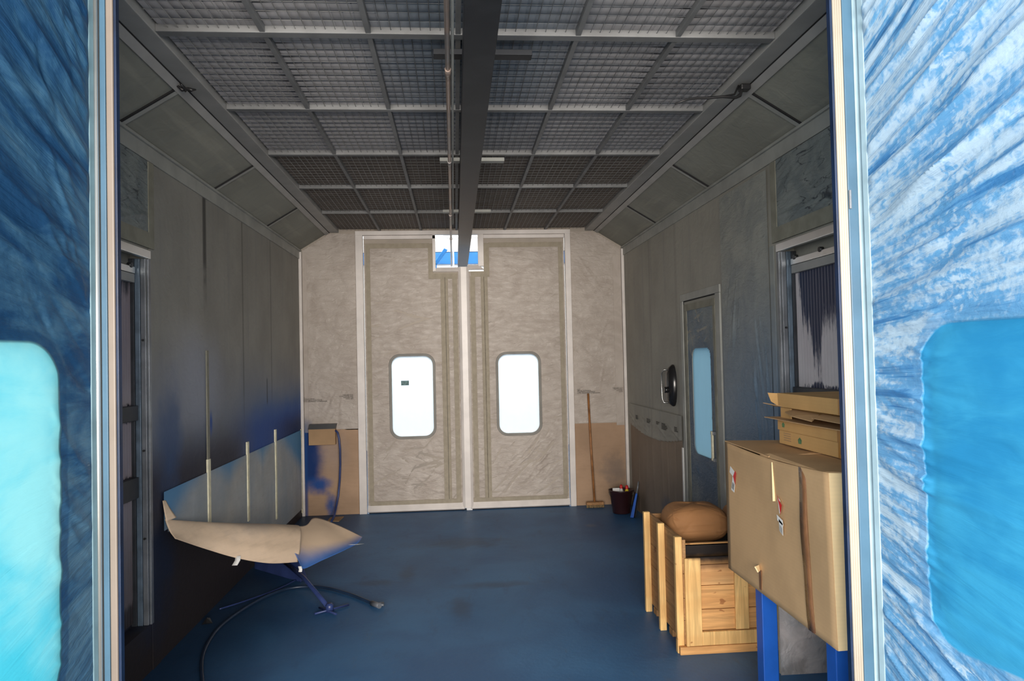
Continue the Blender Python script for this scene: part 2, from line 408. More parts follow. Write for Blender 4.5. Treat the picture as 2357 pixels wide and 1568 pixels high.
# floor paint
g = G('blue_painted_floor', .5, 0, .35)
n = g.noise(scale=1.3, detail=7, dist=.4); n2 = g.noise(g.vec(g.x*3, g.y*1.1, 0), 2.2, 7, .65)
c = g.mix(n.step(.3, .7), (.026, .105, .25), (.046, .165, .35)); c = g.mix(n2.step(.55, .75)*.5, c, (.02, .06, .14))
sc = g.noise(g.vec(g.x*9, g.y*2.2, 3.1), 1.4, 6, .7); c = g.mix(sc.step(.60, .72)*.35, c, (.07, .12, .19))
for bx, by, rx, ry in ((-.45, 6.4, .10, .45), (.0, 5.5, .12, .4), (.3, 6.0, .5, .12), (.05, 7.4, .7, .3), (-.7, 6.2, .25, .12)):
    c = g.mix(g.blob((bx, by, 0), (rx, ry, 1), .5, 6)*.45, c, (.022, .020, .026))
c = g.mix(g.blob((1.43, 7.93, 0), (.09, .11, 1), .3)*.5, c, (.16, .18, .22))
c = g.mix(g.x.step(-.9, -1.75)*.75, c, (.008, .02, .05))  # weaker light towards the left wall, put into the floor colour
c = g.mix(g.y.step(Y0+.0, Y0-.1), c, (.20, .20, .19))
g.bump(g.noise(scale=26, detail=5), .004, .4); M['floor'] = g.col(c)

# brown masking paper on the lower walls
def paper(name, extra=None, base=(.44, .295, .195)):
    g = G(name, .75, 0, .25); n = g.noise(scale=2.4, detail=6)
    c = g.mix(n.step(.3, .7), tuple(v*.86 for v in base), tuple(v*1.08 for v in base))
    c = g.mix(g.noise(g.vec(g.x*2, g.y*2, g.z*14), 3, 3).step(.45, .75)*.12, c, (.25, .15, .09))
    if extra: c = extra(g, c)
    g.bump(g.noise(scale=4, detail=5), .02, .25); return g.col(c)
def bl_extra(g, c):
    c = g.mix((g.x+(g.noise(scale=5)-.5)*.16).step(-1.54, -1.74)*g.z.step(.28, .45), c, (.008, .035, .15))
    c = g.mix(g.blob((-1.68, 9, .36), (.22, 1, .15), .35, 9)*.95, c, (.01, .07, .28))
    c = g.mix(g.blob((-1.53, 9, .12), (.10, 1, .2), .4, 12)*.9, c, (.012, .08, .30))
    c = g.mix((g.x-(-1.84)).abs().step(.05, .02)*.8, c, (.01, .06, .22))
    c = g.mix(g.blob((-1.5, 9, .75), (.25, 1, .4), .3)*.25, c, (.25, .25, .3))
    return c
M['paper_back_left'] = paper('brown_paper_blue_sprayed', bl_extra)
def br_extra(g, c):
    c = g.mix(g.blob((1.95, 9, .42), (.24, 1, .28), .6, 8)*.55, c, (.13, .12, .12))
    c = g.mix(g.blob((1.85, 9, .85), (.5, 1, .45), .4, 3)*.25, c, (.22, .15, .10)); return c
M['paper_back_right'] = paper('brown_paper_scuffed', br_extra)
def rw_extra(g, c):
    c = g.mix(g.z.step(1.2, .2)*.3+.15, c, (.16, .15, .15)); return g.mix(g.blob((2.1, 7.3, .25), (1, .35, .2), .4)*.6, c, (.04, .08, .16))
M['paper_right'] = paper('brown_paper_greyed', rw_extra, (.30, .225, .16))
def lw_extra(g, c):
    c = g.mix(g.noise(scale=1.4).step(.3, .7)*.6, c, (.24, .33, .44))
    for y, w in ((5.66, .3), (6.69, .32), (7.70, .32)):
        pass
    near = (g.y-5.66).abs().min((g.y-6.69).abs()).min((g.y-7.70).abs())
    c = g.mix((g.z-near*.55+(g.noise(scale=4)-.5)*.06).step(.72, .98)*.0+(g.z+near*.45+(g.noise(scale=4)-.5)*.08).step(1.02, 1.30)*.8, c, (.05, .27, .55))
    return c
M['paper_left'] = paper('grey_paper_blue_misted', lw_extra, (.50, .51, .50))
def fl_extra(g, c):
    c = g.mix(g.blob((-1.0, 6.7, .1), (.5, .9, .25), .3, 4)*.0, c, BLUE)
    c = g.mix(g.blob((-1.55, 5.6, .70), (.4, .5, .2), .5, 5)*.35, c, (.24, .26, .30)); 
    return c
M['paper_flap'] = paper('kraft_paper_flap', fl_extra, (.86, .66, .48))

# cardboard
def card(name, base=(.55, .355, .19)):
    g = G(name, .75, 0, .25); x, y, z = g.obj(); n = g.noise(scale=3, detail=5)
    c = g.mix(n.step(.3, .7), tuple(v*.9 for v in base), tuple(v*1.08 for v in base))
    c = g.mix(((z*380).sin()*.5+.5)*.05, c, tuple(v*.6 for v in base))
    g.bump(g.noise(scale=20, detail=3), .003, .3); return g.col(c)
M['card'] = card('cardboard'); M['card_lt'] = card('cardboard_lit_face_torn_edge', (.95, .74, .44)); M['card_warm'] = card('cardboard_orange', (.62, .37, .15))  # card_lt: torn edges, and the box corner with its light painted in
M['card_lt2'] = card('cardboard_lit_front', (.82, .58, .35)); M['card_in'] = card('cardboard_inside', (.42, .27, .15))  # card_lt2: brighter cardboard copy, frontal light put into its colour
M['packing_tape'] = plain('brown_packing_tape', (.22, .105, .05), .25, 0, .2, 12)
M['brown_bag'] = paper('brown_packing_paper_bag', None, (.37, .18, .075))

def wood(name, base, axis='x'):
    g = G(name, .6, 0, .35); x, y, z = g.x, g.y, g.z
    s = {'x': (2, 14, 30), 'y': (14, 2, 30), 'z': (30, 14, 2)}[axis]
    n = g.noise(g.vec(x*s[0], y*s[1], z*s[2]), 1, 6, .6, 1.2); b = g.noise(g.vec(x*1.2, y*1.5, z*7.3), 1, 1)
    c = g.mix(n.step(.35, .7), tuple(v*.72 for v in base), tuple(min(1, v*1.12) for v in base)); c = g.mix(b.step(.4, .65)*.35, c, (base[0]*.75, base[1]*.58, base[2]*.45))
    k = g.noise(g.vec(x*5, y*5, z*8), 2.3, 2).step(.69, .74); c = g.mix(k*.7, c, (base[0]*.35, base[1]*.2, base[2]*.15))
    g.bump(n, .002, .3); return g, c
g, c = wood('pine_board', (.74, .40, .155), 'x'); M['pine'] = g.col(c)
g, c = wood('pine_board_side', (.42, .23, .10), 'y'); M['pine_side'] = g.col(c)  # darker copy of the pine: shade of the crate side in its colour
g, c = wood('pine_batten', (.84, .54, .22), 'z'); M['pine_batten'] = g.col(c)
g, c = wood('pine_scorched', (.60, .33, .13), 'x'); c = g.mix((g.z+(g.noise(scale=9)-.5)*.06).step(.50, .58), c, (.012, .008, .008)); M['pine_scorched'] = g.col(c)
g, c = wood('pine_board_burnt_top', (.74, .42, .18), 'x'); c = g.mix((g.z+(g.noise(scale=9)-.5)*.05).step(.48, .55)*.8, c, (.10, .04, .025)); M['front_top'] = g.col(c)
g, c = wood('pine_batten_scorched', (.84, .54, .22), 'z'); c = g.mix((g.z+(g.noise(scale=9)-.5)*.03).step(.565, .60), c, (.10, .05, .03)); M['batten_scorched'] = g.col(c)

# ceiling filter mats: white mat pressed through the wire mesh, stained towards the rail
def filter_mat(name, base, stain, quilt):
    g = G(name, .85, 0, .1)
    gx = ((g.x+.39)*(math.pi/.0502)).sin().abs(); gy = ((g.y)*(math.pi/.085)).sin().abs()
    wob = g.noise(scale=22, detail=3)
    n = g.noise(scale=1.5, detail=6, dist=.6); c = g.mix(n.step(.3, .72), tuple(v*.72 for v in base), base)
    q = (gx.step(.30, .0)*.45).max(gy.step(.42, .0)*.8)
    big = g.noise(scale=2.4, detail=3)
    c = g.mix(q*(wob+big-.35)*quilt, c, stain)
    spot = gx.step(.35, .05)*gy.step(.35, .05)*g.noise(scale=6, detail=1).step(.50, .66)
    c = g.mix(spot*quilt*.9, c, (.01, .02, .035))
    lw = ((g.x-.13).abs()+(g.noise(scale=3)-.5)*.35).step(.75, .2)*g.y.step(6.0, 4.0)
    c = g.mix(lw*.6, c, (.10, .17, .24))
    for bx in (1.146, -.892):
        c = g.mix((g.x-bx).abs().step(.12, .03)*gy.step(.5, .05)*(g.y+g.noise(scale=2)*2).step(6.4, 5.0)*.85, c, (.01, .012, .016))
    g.bump((gx+gy), .012*quilt, .5); return g.col(c)
M['filter_white'] = filter_mat('filter_mat_white', (.54, .52, .53), (.16, .17, .19), .9)
M['filter_dark'] = filter_mat('filter_mat_dark', (.225, .19, .165), (.06, .05, .045), .35)
M['wire'] = plain('mesh_wire', (.28, .28, .27), .5, .2, .1)
M['wire_dim'] = plain('mesh_wire_stained', (.17, .18, .19), .5, .2, .4)
g = G('rail_steel', .5, .3, .4); c = g.mix(g.y.step(4.2, 8.6), (.018, .021, .027), (.13, .10, .085)); c = g.mix(g.noise(scale=4, detail=6).step(.45, .75)*.35, c, (.06, .066, .072)); M['rail'] = g.col(c)
g = G('pipe_copper_grey', .35, .6, .4); c = g.mix(g.noise(scale=3).step(.4, .6), (.34, .26, .22), (.22, .21, .21)); M['pipe'] = g.col(c)

# light unit lens: ribbed plastic with dark paint runs
def lens(name, right):
    g = G(name, .45, 0, .35); n = g.noise(g.vec(0, g.y*30, g.z*1.0), 1, 4, .6); m = g.noise(scale=2.2)
    c = g.mix(m.step(.3, .7), (.66, .60, .63), (.80, .75, .77)) if right else g.mix(m.step(.3, .7), (.36, .30, .33), (.46, .40, .43))
    rib = (g.y*(math.pi/.036)).sin().abs().step(0, .25)
    fine = g.noise(g.vec(0, g.y*60, g.z*22), 1, 3)
    top = g.z.step(1.62, 2.32)
    if right: t = n*.62 + top*.56 + (g.y-4.34).abs().step(.10, .02)*.26 - (g.y-4.60).abs().step(.10, .05)*.3
    else: t = n*.45 + g.z.step(2.0, 2.40)*.5 + g.z.step(.55, .35)*.6
    # paint fringes next to the cross bars
    for zb in ((1.615,) if right else (1.605, 1.515, 1.175, 1.05)): t = t + (g.z-zb).abs().step(.05, .0)*(fine*.9-.05)
    c = g.mix((t+(fine-.5)*.22).step(.55, .74)*(rib*.7+.3), c, (.014, .026, .075) if right else (.016, .016, .024))
    if not right: c = g.mix(g.z.step(1.15, .55)*.6, c, (.06, .045, .045))
    g.bump(rib, .004, .5); return g.col(c)
M['lens_right'] = lens('ribbed_lens_paint_runs', True); M['lens_left'] = lens('ribbed_lens_stained', False)
g = G('grey_plastic_sheet', .3, 0, .5); n = g.noise(scale=3.5, detail=6, dist=1.0)
c = g.mix(n.step(.3, .7), (.30, .31, .33), (.50, .46, .46)); c = g.mix(g.z.step(.25, .0)*g.noise(scale=9).step(.35, .6)*.7, c, (.10, .10, .10))
g.bump(g.noise(scale=7, detail=3, dist=2), .03, .5); M['grey_sheet'] = g.col(c)

# ================================================================== ROOM
struct(MB().box(-9, 9, -9, 20, -.15, 0).build('floor', M['floor']), 'blue painted booth floor with dark stains')
T = .14
def side_wall(name, sx, mat, holes):
    """sx -1 left, +1 right; holes are (y0, y1, z0, z1, depth) recesses or openings"""
    mb = MB(); x0 = XL if sx < 0 else XR; xo = x0+sx*T
    ys = sorted({Y0-.0, YB+T} | {h[0] for h in holes} | {h[1] for h in holes})
    for a, b in zip(ys[:-1], ys[1:]):
        hs = [h for h in holes if h[0] <= a+1e-6 and h[1] >= b-1e-6]
        if not hs: mb.box(x0, xo, a, b, 0, ZW+.06); continue
        h = hs[0]
        if h[2] > 0: mb.box(x0, xo, a, b, 0, h[2])
        mb.box(x0, xo, a, b, h[3], ZW+.06)
        if h[4]: mb.box(x0+sx*h[4], xo, a, b, h[2], h[3])
    return struct(mb.build(name, mat))
LAMP = (3.0, 4.62, .28, 2.555, .10)
side_wall('wall_left', -1, M['wall_left'], [LAMP])
side_wall('wall_right', 1, M['wall_right'], [LAMP, (5.80, 6.65, 0, 2.33, 0)])
# back wall around the door opening, front wall around the front opening
struct(MB().box(XL, OL, YB, YB+T, 0, ZC+.2).box(OR_, XR, YB, YB+T, 0, ZC+.2).box(OL, OR_, YB, YB+T, 3.432, ZC+.2).build('wall_back', M['wall_back']))
struct(MB().box(XL-T, OL-.09, Y0-.02, Y0+.09, 0, ZC+.2).box(OR_+.11, XR+T, Y0-.02, Y0+.09, 0, ZC+.2).box(OL-.09, OR_+.11, Y0-.02, Y0+.09, 3.42, ZC+.2).build('wall_front', M['wall_back']))
# slopes
def slope(x0, x1, name):
    mb = MB(); dx = .1*(1 if x0 > 0 else -1)
    mb.prism([(x0, ZW), (x1, ZC), (x1, ZC+.12), (x0+dx, ZC+.12), (x0+dx, ZW)], Y0, YB+T, 'y')
    return struct(mb.build(name, M['slope']))
sl_l = slope(XL, JL, 'wall_slope_left'); sl_r = slope(XR, JR, 'wall_slope_right')
struct(MB().box(JL-.3, JR+.3, Y0-T, YB+T, ZC+.10, ZC+.2).build('ceiling', M['slope']), 'ceiling slab above the filter panels')
# lintel and gables so no light leaks above the slopes
# seams of the slope panels: dark joints with a lighter strip beside them
YS = (4.218, 5.830, 7.431)
tn = [0]
def trim(mb, mat, label=None, bevel=0):
    tn[0] += 1; return struct(mb.build('trim_%d' % tn[0], mat, None, bevel), label)
def on_slope(side, t, off):
    x0, x1 = (XL, JL) if side < 0 else (XR, JR); v = Vector((x1-x0, 0, ZC-ZW)); n = Vector((v.z, 0, -v.x)) if side < 0 else Vector((-v.z, 0, v.x))
    n.normalize(); p = Vector((x0, 0, ZW))+v*t + n*off; return p
for side in (-1, 1):
    mb = MB(); mg = MB()
    for y in YS:
        for m_, ya, yb, o1 in ((mb, y+.012, y+.06, .008), (mg, y, y+.014, .010)):
            a, b = on_slope(side, .04, 0), on_slope(side, .98, 0); a2, b2 = on_slope(side, .04, o1), on_slope(side, .98, o1)
            m_.hexa([(a.x, ya, a.z), (a.x, yb, a.z), (b.x, yb, b.z), (b.x, ya, b.z), (a2.x, ya, a2.z), (a2.x, yb, a2.z), (b2.x, yb, b2.z), (b2.x, ya, b2.z)])
    trim(mb, M['steel_dark'], 'joint strips across the sloped panels, %s side' % ('left' if side < 0 else 'right'))
    trim(mg, M['gap'], 'dark joints across the sloped panels, %s side' % ('left' if side < 0 else 'right'))
    # beam between slope and ceiling (joint line + wide flat), and beam along the wall top
    s = 1 if side < 0 else -1; x = JL if side < 0 else JR
    trim(MB().box(x+s*.0, x+s*.112, Y0, YB, ZC-.012, ZC+.09), M['steel'], 'grey beam along the ceiling edge, %s side' % ('left' if side < 0 else 'right'), .004)
    a = on_slope(side, .86, .012); b = on_slope(side, .985, .012); a0 = on_slope(side, .86, -.01); b0 = on_slope(side, .985, -.01)
    trim(MB().hexa([(a.x, Y0, a.z), (a.x, YB, a.z), (b.x, YB, b.z), (b.x, Y0, b.z), (a0.x, Y0, a0.z), (a0.x, YB, a0.z), (b0.x, YB, b0.z), (b0.x, Y0, b0.z)]), M['steel'], 'sloped flange under the ceiling edge, %s side' % ('left' if side < 0 else 'right'))
    trim(MB().box(x-s*.004, x+s*.004, Y0, YB, ZC-.016, ZC+.0), M['gap'])
    xw = XL if side < 0 else XR
    trim(MB().box(xw, xw+s*.012, Y0, YB, ZW-.105, ZW-.008).box(xw, xw+s*.03, Y0, YB, ZW-.012, ZW+.006), M['steel_dark'], 'beam along the top of the %s wall' % ('left' if side < 0 else 'right'), .002)
    a = on_slope(side, .02, .004); trim(MB().box(a.x-.003, a.x+.004, Y0, YB, a.z-.006, a.z+.004), M['gap'])

# ceiling beams
CB = (2.63, 3.578, 4.651, 5.666, 6.757, 7.907, 9.03)
CX = (JL+.112, -.892, -.390, .115, .640, 1.146, JR-.112)
for i, y in enumerate(CB[1:-1]):
    w = (.06, .045, .045, .032, .028)[i]
    trim(MB().box(CX[0], CX[-1], y-w*.5, y+w*.5, ZC-.005, ZC+.05), M['beam_c'], 'ceiling cross beam', .004)
for i, x in enumerate(CX[1:-1]):
    xx = .045 if i == 2 else x
    trim(MB().box(xx-.013, xx+.013, Y0, YB, ZC-.003, ZC+.05), M['beam_c'], 'long ceiling bar', .002)
ordc = ('leftmost column', 'second column from the left', 'column just left of the rail', 'column just right of the rail', 'second column from the right', 'rightmost column')
ordr = ('row nearest the camera', 'second row from the camera', 'third row from the camera', 'third row from the back doors', 'second row from the back doors', 'row over the back doors')
for r in range(6):
    for k in range(6):
        xa, xb, ya, yb = CX[k]+.014, CX[k+1]-.014, CB[r]+.03, CB[r+1]-.02
        dark = r >= 3
        t = thing('ceiling_filter', '%s ceiling filter, %s, %s' % ('dark brownish' if dark else 'pale stained', ordr[r], ordc[k]), 'filter', ((xa+xb)/2, (ya+yb)/2, ZC+.03), (0, 0, 0), 'filter panels in the ceiling grid')
        MB().box(xa, xb, ya, yb, ZC+.028, ZC+.06).build('filter_mat', M['filter_dark' if dark else 'filter_white'], t)
        mb = MB(); n = 10
        for i in range(1, n):
            x = xa+(xb-xa)*i/n; mb.tube([(x, ya, ZC+.014), (x, yb, ZC+.014)], .0016 if i % 2 else .0022, 4, False, False)
        ny = int((yb-ya)/.085)
        for j in range(1, ny):
            y = ya+(yb-ya)*j/ny; mb.tube([(xa, y, ZC+.020), (xb, y, ZC+.020)], .0012, 4, False, False)
        mb.build('wire_mesh', M['wire' if (r >= 3 or k < 2) else 'wire_dim'], t)

# ------------------------------------------------------------------ overhead rail, its brackets and the pipes
t = thing('overhead_rail', 'dark steel conveyor rail under the ceiling running out over the back doors', 'rail', (.13, 6, 3.28))
mb = MB().prism([(.062, 3.20), (.205, 3.20), (.205, 3.208), (.150, 3.208), (.150, 3.37), (.135, 3.37), (.135, 3.215), (.070, 3.215), (.070, 3.34), (.062, 3.34)], 1.9, 10.9, 'y')
mb.build('rail_channel', M['rail'], t, .002)
for y in (3.63, 4.651, 5.62, 7.55):
    MB().box(.10, .17, y-.03, y+.03, 3.36, 3.45).build('hanger', M['rail'], t, .004)
for i, (y, xa, xb, mt) in enumerate(((3.68, -.08, .42, 'rail'), (5.66, -.09, .41, 'steel_dark'), (7.62, -.10, .40, 'steel_dark'))):
    tag(MB().box(xa, xb, y-.035, y+.035, 3.374, 3.402).build('rail_bracket', M[mt], None, .002),
        ('dark flat cross bracket over the rail nearest the camera', 'grey flat cross bracket over the middle of the rail', 'grey flat cross bracket over the rail near the back doors')[i], 'bracket', 'cross brackets over the rail')
t = thing('overhead_pipe', 'thin brown grey pipe running beside the overhead rail with sleeve joints', 'pipe', (-.01, 6, 3.2))
MB().tube([(-.004+(y-2)*-.003, y, 3.20) for y in np.linspace(1.9, 10.6, 12)], .0115, 10).build('pipe', M['pipe'], t)
MB().tube([(.018+(y-2)*-.003, y, 3.215) for y in np.linspace(1.9, 7.4, 8)], .007, 8).build('conduit', M['steel_dark'], t)
for y in (3.45, 5.05, 6.9, 8.2):
    MB().tube([(-.004+(y-2)*-.003, y-.05, 3.20), (-.004+(y-2)*-.003, y+.05, 3.20)], .0145, 10).build('sleeve', M['pipe'], t)
# loose cables at the slope joints
t = thing('cable', 'loose black cable hanging from the right ceiling edge beam', 'cable', (1.72, 4.15, 3.42))
MB().tube([(1.735, 4.15, 3.43), (1.71, 4.14, 3.39), (1.69, 4.12, 3.345), (1.66, 4.11, 3.33), (1.58, 4.11, 3.335), (1.50, 4.12, 3.33), (1.43, 4.12, 3.33), (1.37, 4.12, 3.32), (1.30, 4.12, 3.295)], [.008, .009, .010, .009, .008, .007, .007, .006, .005], 8).build('cable_run', M['rubber'], t)
MB().tube([(1.70, 4.16, 3.42), (1.665, 4.14, 3.36), (1.60, 4.13, 3.345), (1.50, 4.13, 3.337)], .006, 8).build('cable_run', M['rubber'], t)
MB().box(1.70, 1.76, 4.12, 4.18, 3.385, 3.42).build('cable_clip', M['rubber'], t, .008)
tag(MB().tube([(-1.53, 4.19, 3.415), (-1.50, 4.2, 3.39), (-1.47, 4.215, 3.40), (-1.45, 4.19, 3.385), (-1.44, 4.24, 3.405)], [.006, .012, .009, .012, .004], 6).tube([(-1.49, 4.15, 3.405), (-1.48, 4.2, 3.385), (-1.50, 4.25, 3.40)], .007, 6)
    .build('cable_stub', M['rubber']), 'small black knot of cable at the left ceiling edge beam', 'cable')

# ================================================================== BACK DOORS
FB = lambda y: (lambda u, n, v: (u, y-n, v))
def back_door(n, xa, xb, win, notch, side):
    """xa..xb leaf extent; win = (u0,u1,z0,z1); notch = x extent of the cut-out at the rail"""
    fr = FB(9.06); D = bpy.data.objects.new('door_%d' % n, None); C.objects.link(D); D.location = ((xa+xb)/2, 9.06, 0); struct(D, '%s leaf of the back double door, film covered, with a rounded window' % side)
    nx0, nx1 = notch; hole = rrect(*win, .11)
    mb = MB(); ring(mb, fr, (xa, xb, .085, 2.93), hole, -.03, .03)
    if side == 'left': mb.box(xa, nx0-.035, 9.03, 9.09, 2.93, 3.40)
    else: mb.box(nx1+.07, xb, 9.03, 9.09, 2.93, 3.40)
    mb.build('leaf_panel', M['wall_back'], D)
    # film
    rng = random.Random(5+n); w, h = xb-xa-.0, 3.29-.10; L = []
    for v0, v1, ang, k in ((.1, .75, (-50, 60), 60), (.9, 1.7, (-15, 30), 34), (1.5, 3.1, (-28, 28), 60)):
        L += rnd_folds(rng, k, (.05, w-.05), (v0, v1), ang, (.05, .22), (.004, .010), (.002, .0065))
    for s0 in (.12, w-.12): L += rnd_folds(rng, 60, (s0-.1, s0+.1), (.1, 3.1), (-20, 20), (.03, .09), (.004, .008), (.002, .005))
    if side == 'right': L += rnd_folds(rng, 40, (.45, 1.0), (.15, .75), (30, 62), (.05, .25), (.005, .010), (.003, .009))
    else: L += rnd_folds(rng, 24, (.1, .95), (.1, .6), (-40, 30), (.06, .25), (.005, .012), (.003, .009))
    u0, u1, z0, z1 = win
    def cut(u, v):
        X_, Z_ = u+xa, v+.10; r = .10
        dx = np.maximum(np.abs(X_-(u0+u1)/2)-((u1-u0)/2-r+.012), 0); dz = np.maximum(np.abs(Z_-(z0+z1)/2)-((z1-z0)/2-r+.012), 0)
        a = np.hypot(dx, dz) < r
        b = ((X_ > nx0-.06) if side == 'left' else (X_ < nx1+.08)) & (Z_ > 2.90)
        return a | b
    sheet('masking_film', lambda u, k, v: (u+xa, 9.029-k, v+.10), w, h, .012, M['film_back'], D, L, cut=cut)
    # tape strips round the film
    tp = MB(); y = 9.018
    xc = nx0-.07 if side == 'left' else nx1+.07
    tp.box(xa+.02, xa+.075, y, y+.006, .12, 3.28) if side == 'left' else tp.box(xb-.075, xb-.02, y, y+.006, .12, 3.28)
    tp.box(xa+.02, xc-.0, y, y+.005, 3.225, 3.285) if side == 'left' else tp.box(xc+.06, xb-.02, y, y+.005, 3.225, 3.285)
    if side == 'left': tp.box(-.31, -.25, y, y+.006, 2.84, 3.28).box(-.31, .045, y, y+.007, 2.84, 2.91).box(-.165, -.075, y, y+.006, .14, 2.85).box(-.02, .04, y, y+.006, .12, 2.85)
    else: tp.box(.375, .44, y, y+.006, 2.86, 3.28).box(.21, .44, y, y+.007, 2.86, 2.925).box(.20, .26, y, y+.006, .12, 2.87).box(.33, .415, y, y+.006, .14, 2.87)
    tp.stagger(1, -.0004); tag(tp.build('masking_tape', M['tape'], D), 'olive beige masking tape strips')
    MB().box(*((-.112, -.108) if side == 'left' else (.368, .372)), y-.002, y+.006, .14, 2.86).build('tape_seam', M['gap'], D)
    tag(MB().box(xa+.03, xb-.03, 9.015, 9.03, .085, .14).build('masking_tape', M['tape'], D), 'tape strip along the bottom rail')
    # window
    W_ = MB(); ring(W_, fr, rrect(u0-.03, u1+.03, z0-.03, z1+.03, .135), rrect(u0, u1, z0, z1, .11), .028, .048); s_ = W_.build('window_seal', M['rubber_grey'], D, .004)
    p = poly_panel(MB(), fr, rrect(u0-.01, u1+.01, z0-.01, z1+.01, .12), -.01, -.004).build('window_pane', M['pane'], D); tag(p, 'bright frosted pane')
    if side == 'left': tag(MB().box(-.67, -.575, 9.045, 9.052, 1.540, 1.597).build('sticker', M['sticker'], p), 'small grey sticker')
    # white bottom rail and notch frame
    MB().prism([(9.0, .012), (9.03, .012), (9.03, .098), (9.018, .098), (8.985, .028)], xa, xb, 'x').build('bottom_rail', M['white_frame'], D, .003)
    fb = MB()
    if side == 'left':
        fb.box(nx0-.035, nx0, 9.0, 9.07, 2.93, 3.40)
        fb.hexa([(-.255, 8.99, 2.925), (.055, 8.99, 2.925), (.055, 9.07, 2.925), (-.255, 9.07, 2.925), (-.205, 9.03, 2.982), (.055, 9.03, 2.982), (.055, 9.07, 2.982), (-.205, 9.07, 2.982)])
    else:
        fb.box(nx1+.0, nx1+.07, 8.995, 9.07, 2.99, 3.40)
        fb.hexa([(.17, 8.99, 2.95), (.372, 8.99, 2.95), (.372, 9.07, 2.95), (.17, 9.07, 2.95), (.17, 9.03, 3.012), (.305, 9.03, 3.012), (.305, 9.07, 3.012), (.17, 9.07, 3.012)])
    tag(fb.build('notch_frame', M['white_frame'], D, .002), 'pale frame of the rail cut-out')
M['sticker'] = plain('grey_sticker', (.10, .19, .20), .6, 0, .4, 60)
back_door(1, -1.093, .075, (-.783, -.279, .915, 1.897), (-.22, .3), 'left')
back_door(2, .150, 1.378, (.524, 1.026, .917, 1.895), (-.22, .303), 'right')
trim(MB().box(-1.19, -1.10, 8.985, 9.05, 0, 3.40), M['white_frame'], 'left white post of the back door frame', .004)
trim(MB().box(1.385, 1.455, 8.985, 9.05, 0, 3.40), M['white_frame'], 'right white post of the back door frame', .004)
trim(MB().box(-1.19, 1.455, 8.98, 9.05, 3.382, 3.434), M['white_frame'], 'header of the back door frame', .003)
trim(MB().box(-1.09, -.22, 9.0, 9.05, 3.335, 3.38).box(.372, 1.38, 9.0, 9.05, 3.335, 3.38), M['white_frame'], 'inner lip under the back door header', .003)
trim(MB().prism([(.055, 9.05), (.055, 9.0), (.085, 8.975), (.155, 8.975), (.185, 9.0), (.185, 9.05)], .03, 2.982, 'z'), M['white_frame'], 'centre post where the back door leaves meet', .003)
trim(MB().box(.10, .17, 9.0, 9.05, .0, .03), M['white_plastic'])
trim(MB().box(-1.08, 1.37, 9.02, 9.06, 0, .012), M['gap'])
for x in (XL, XR-.035): trim(MB().box(x, x+.035, 8.99, YB, 0, ZW-.02), M['white_frame'], 'pale corner strip of the back wall, %s corner' % ('left' if x < 0 else 'right'), .004)

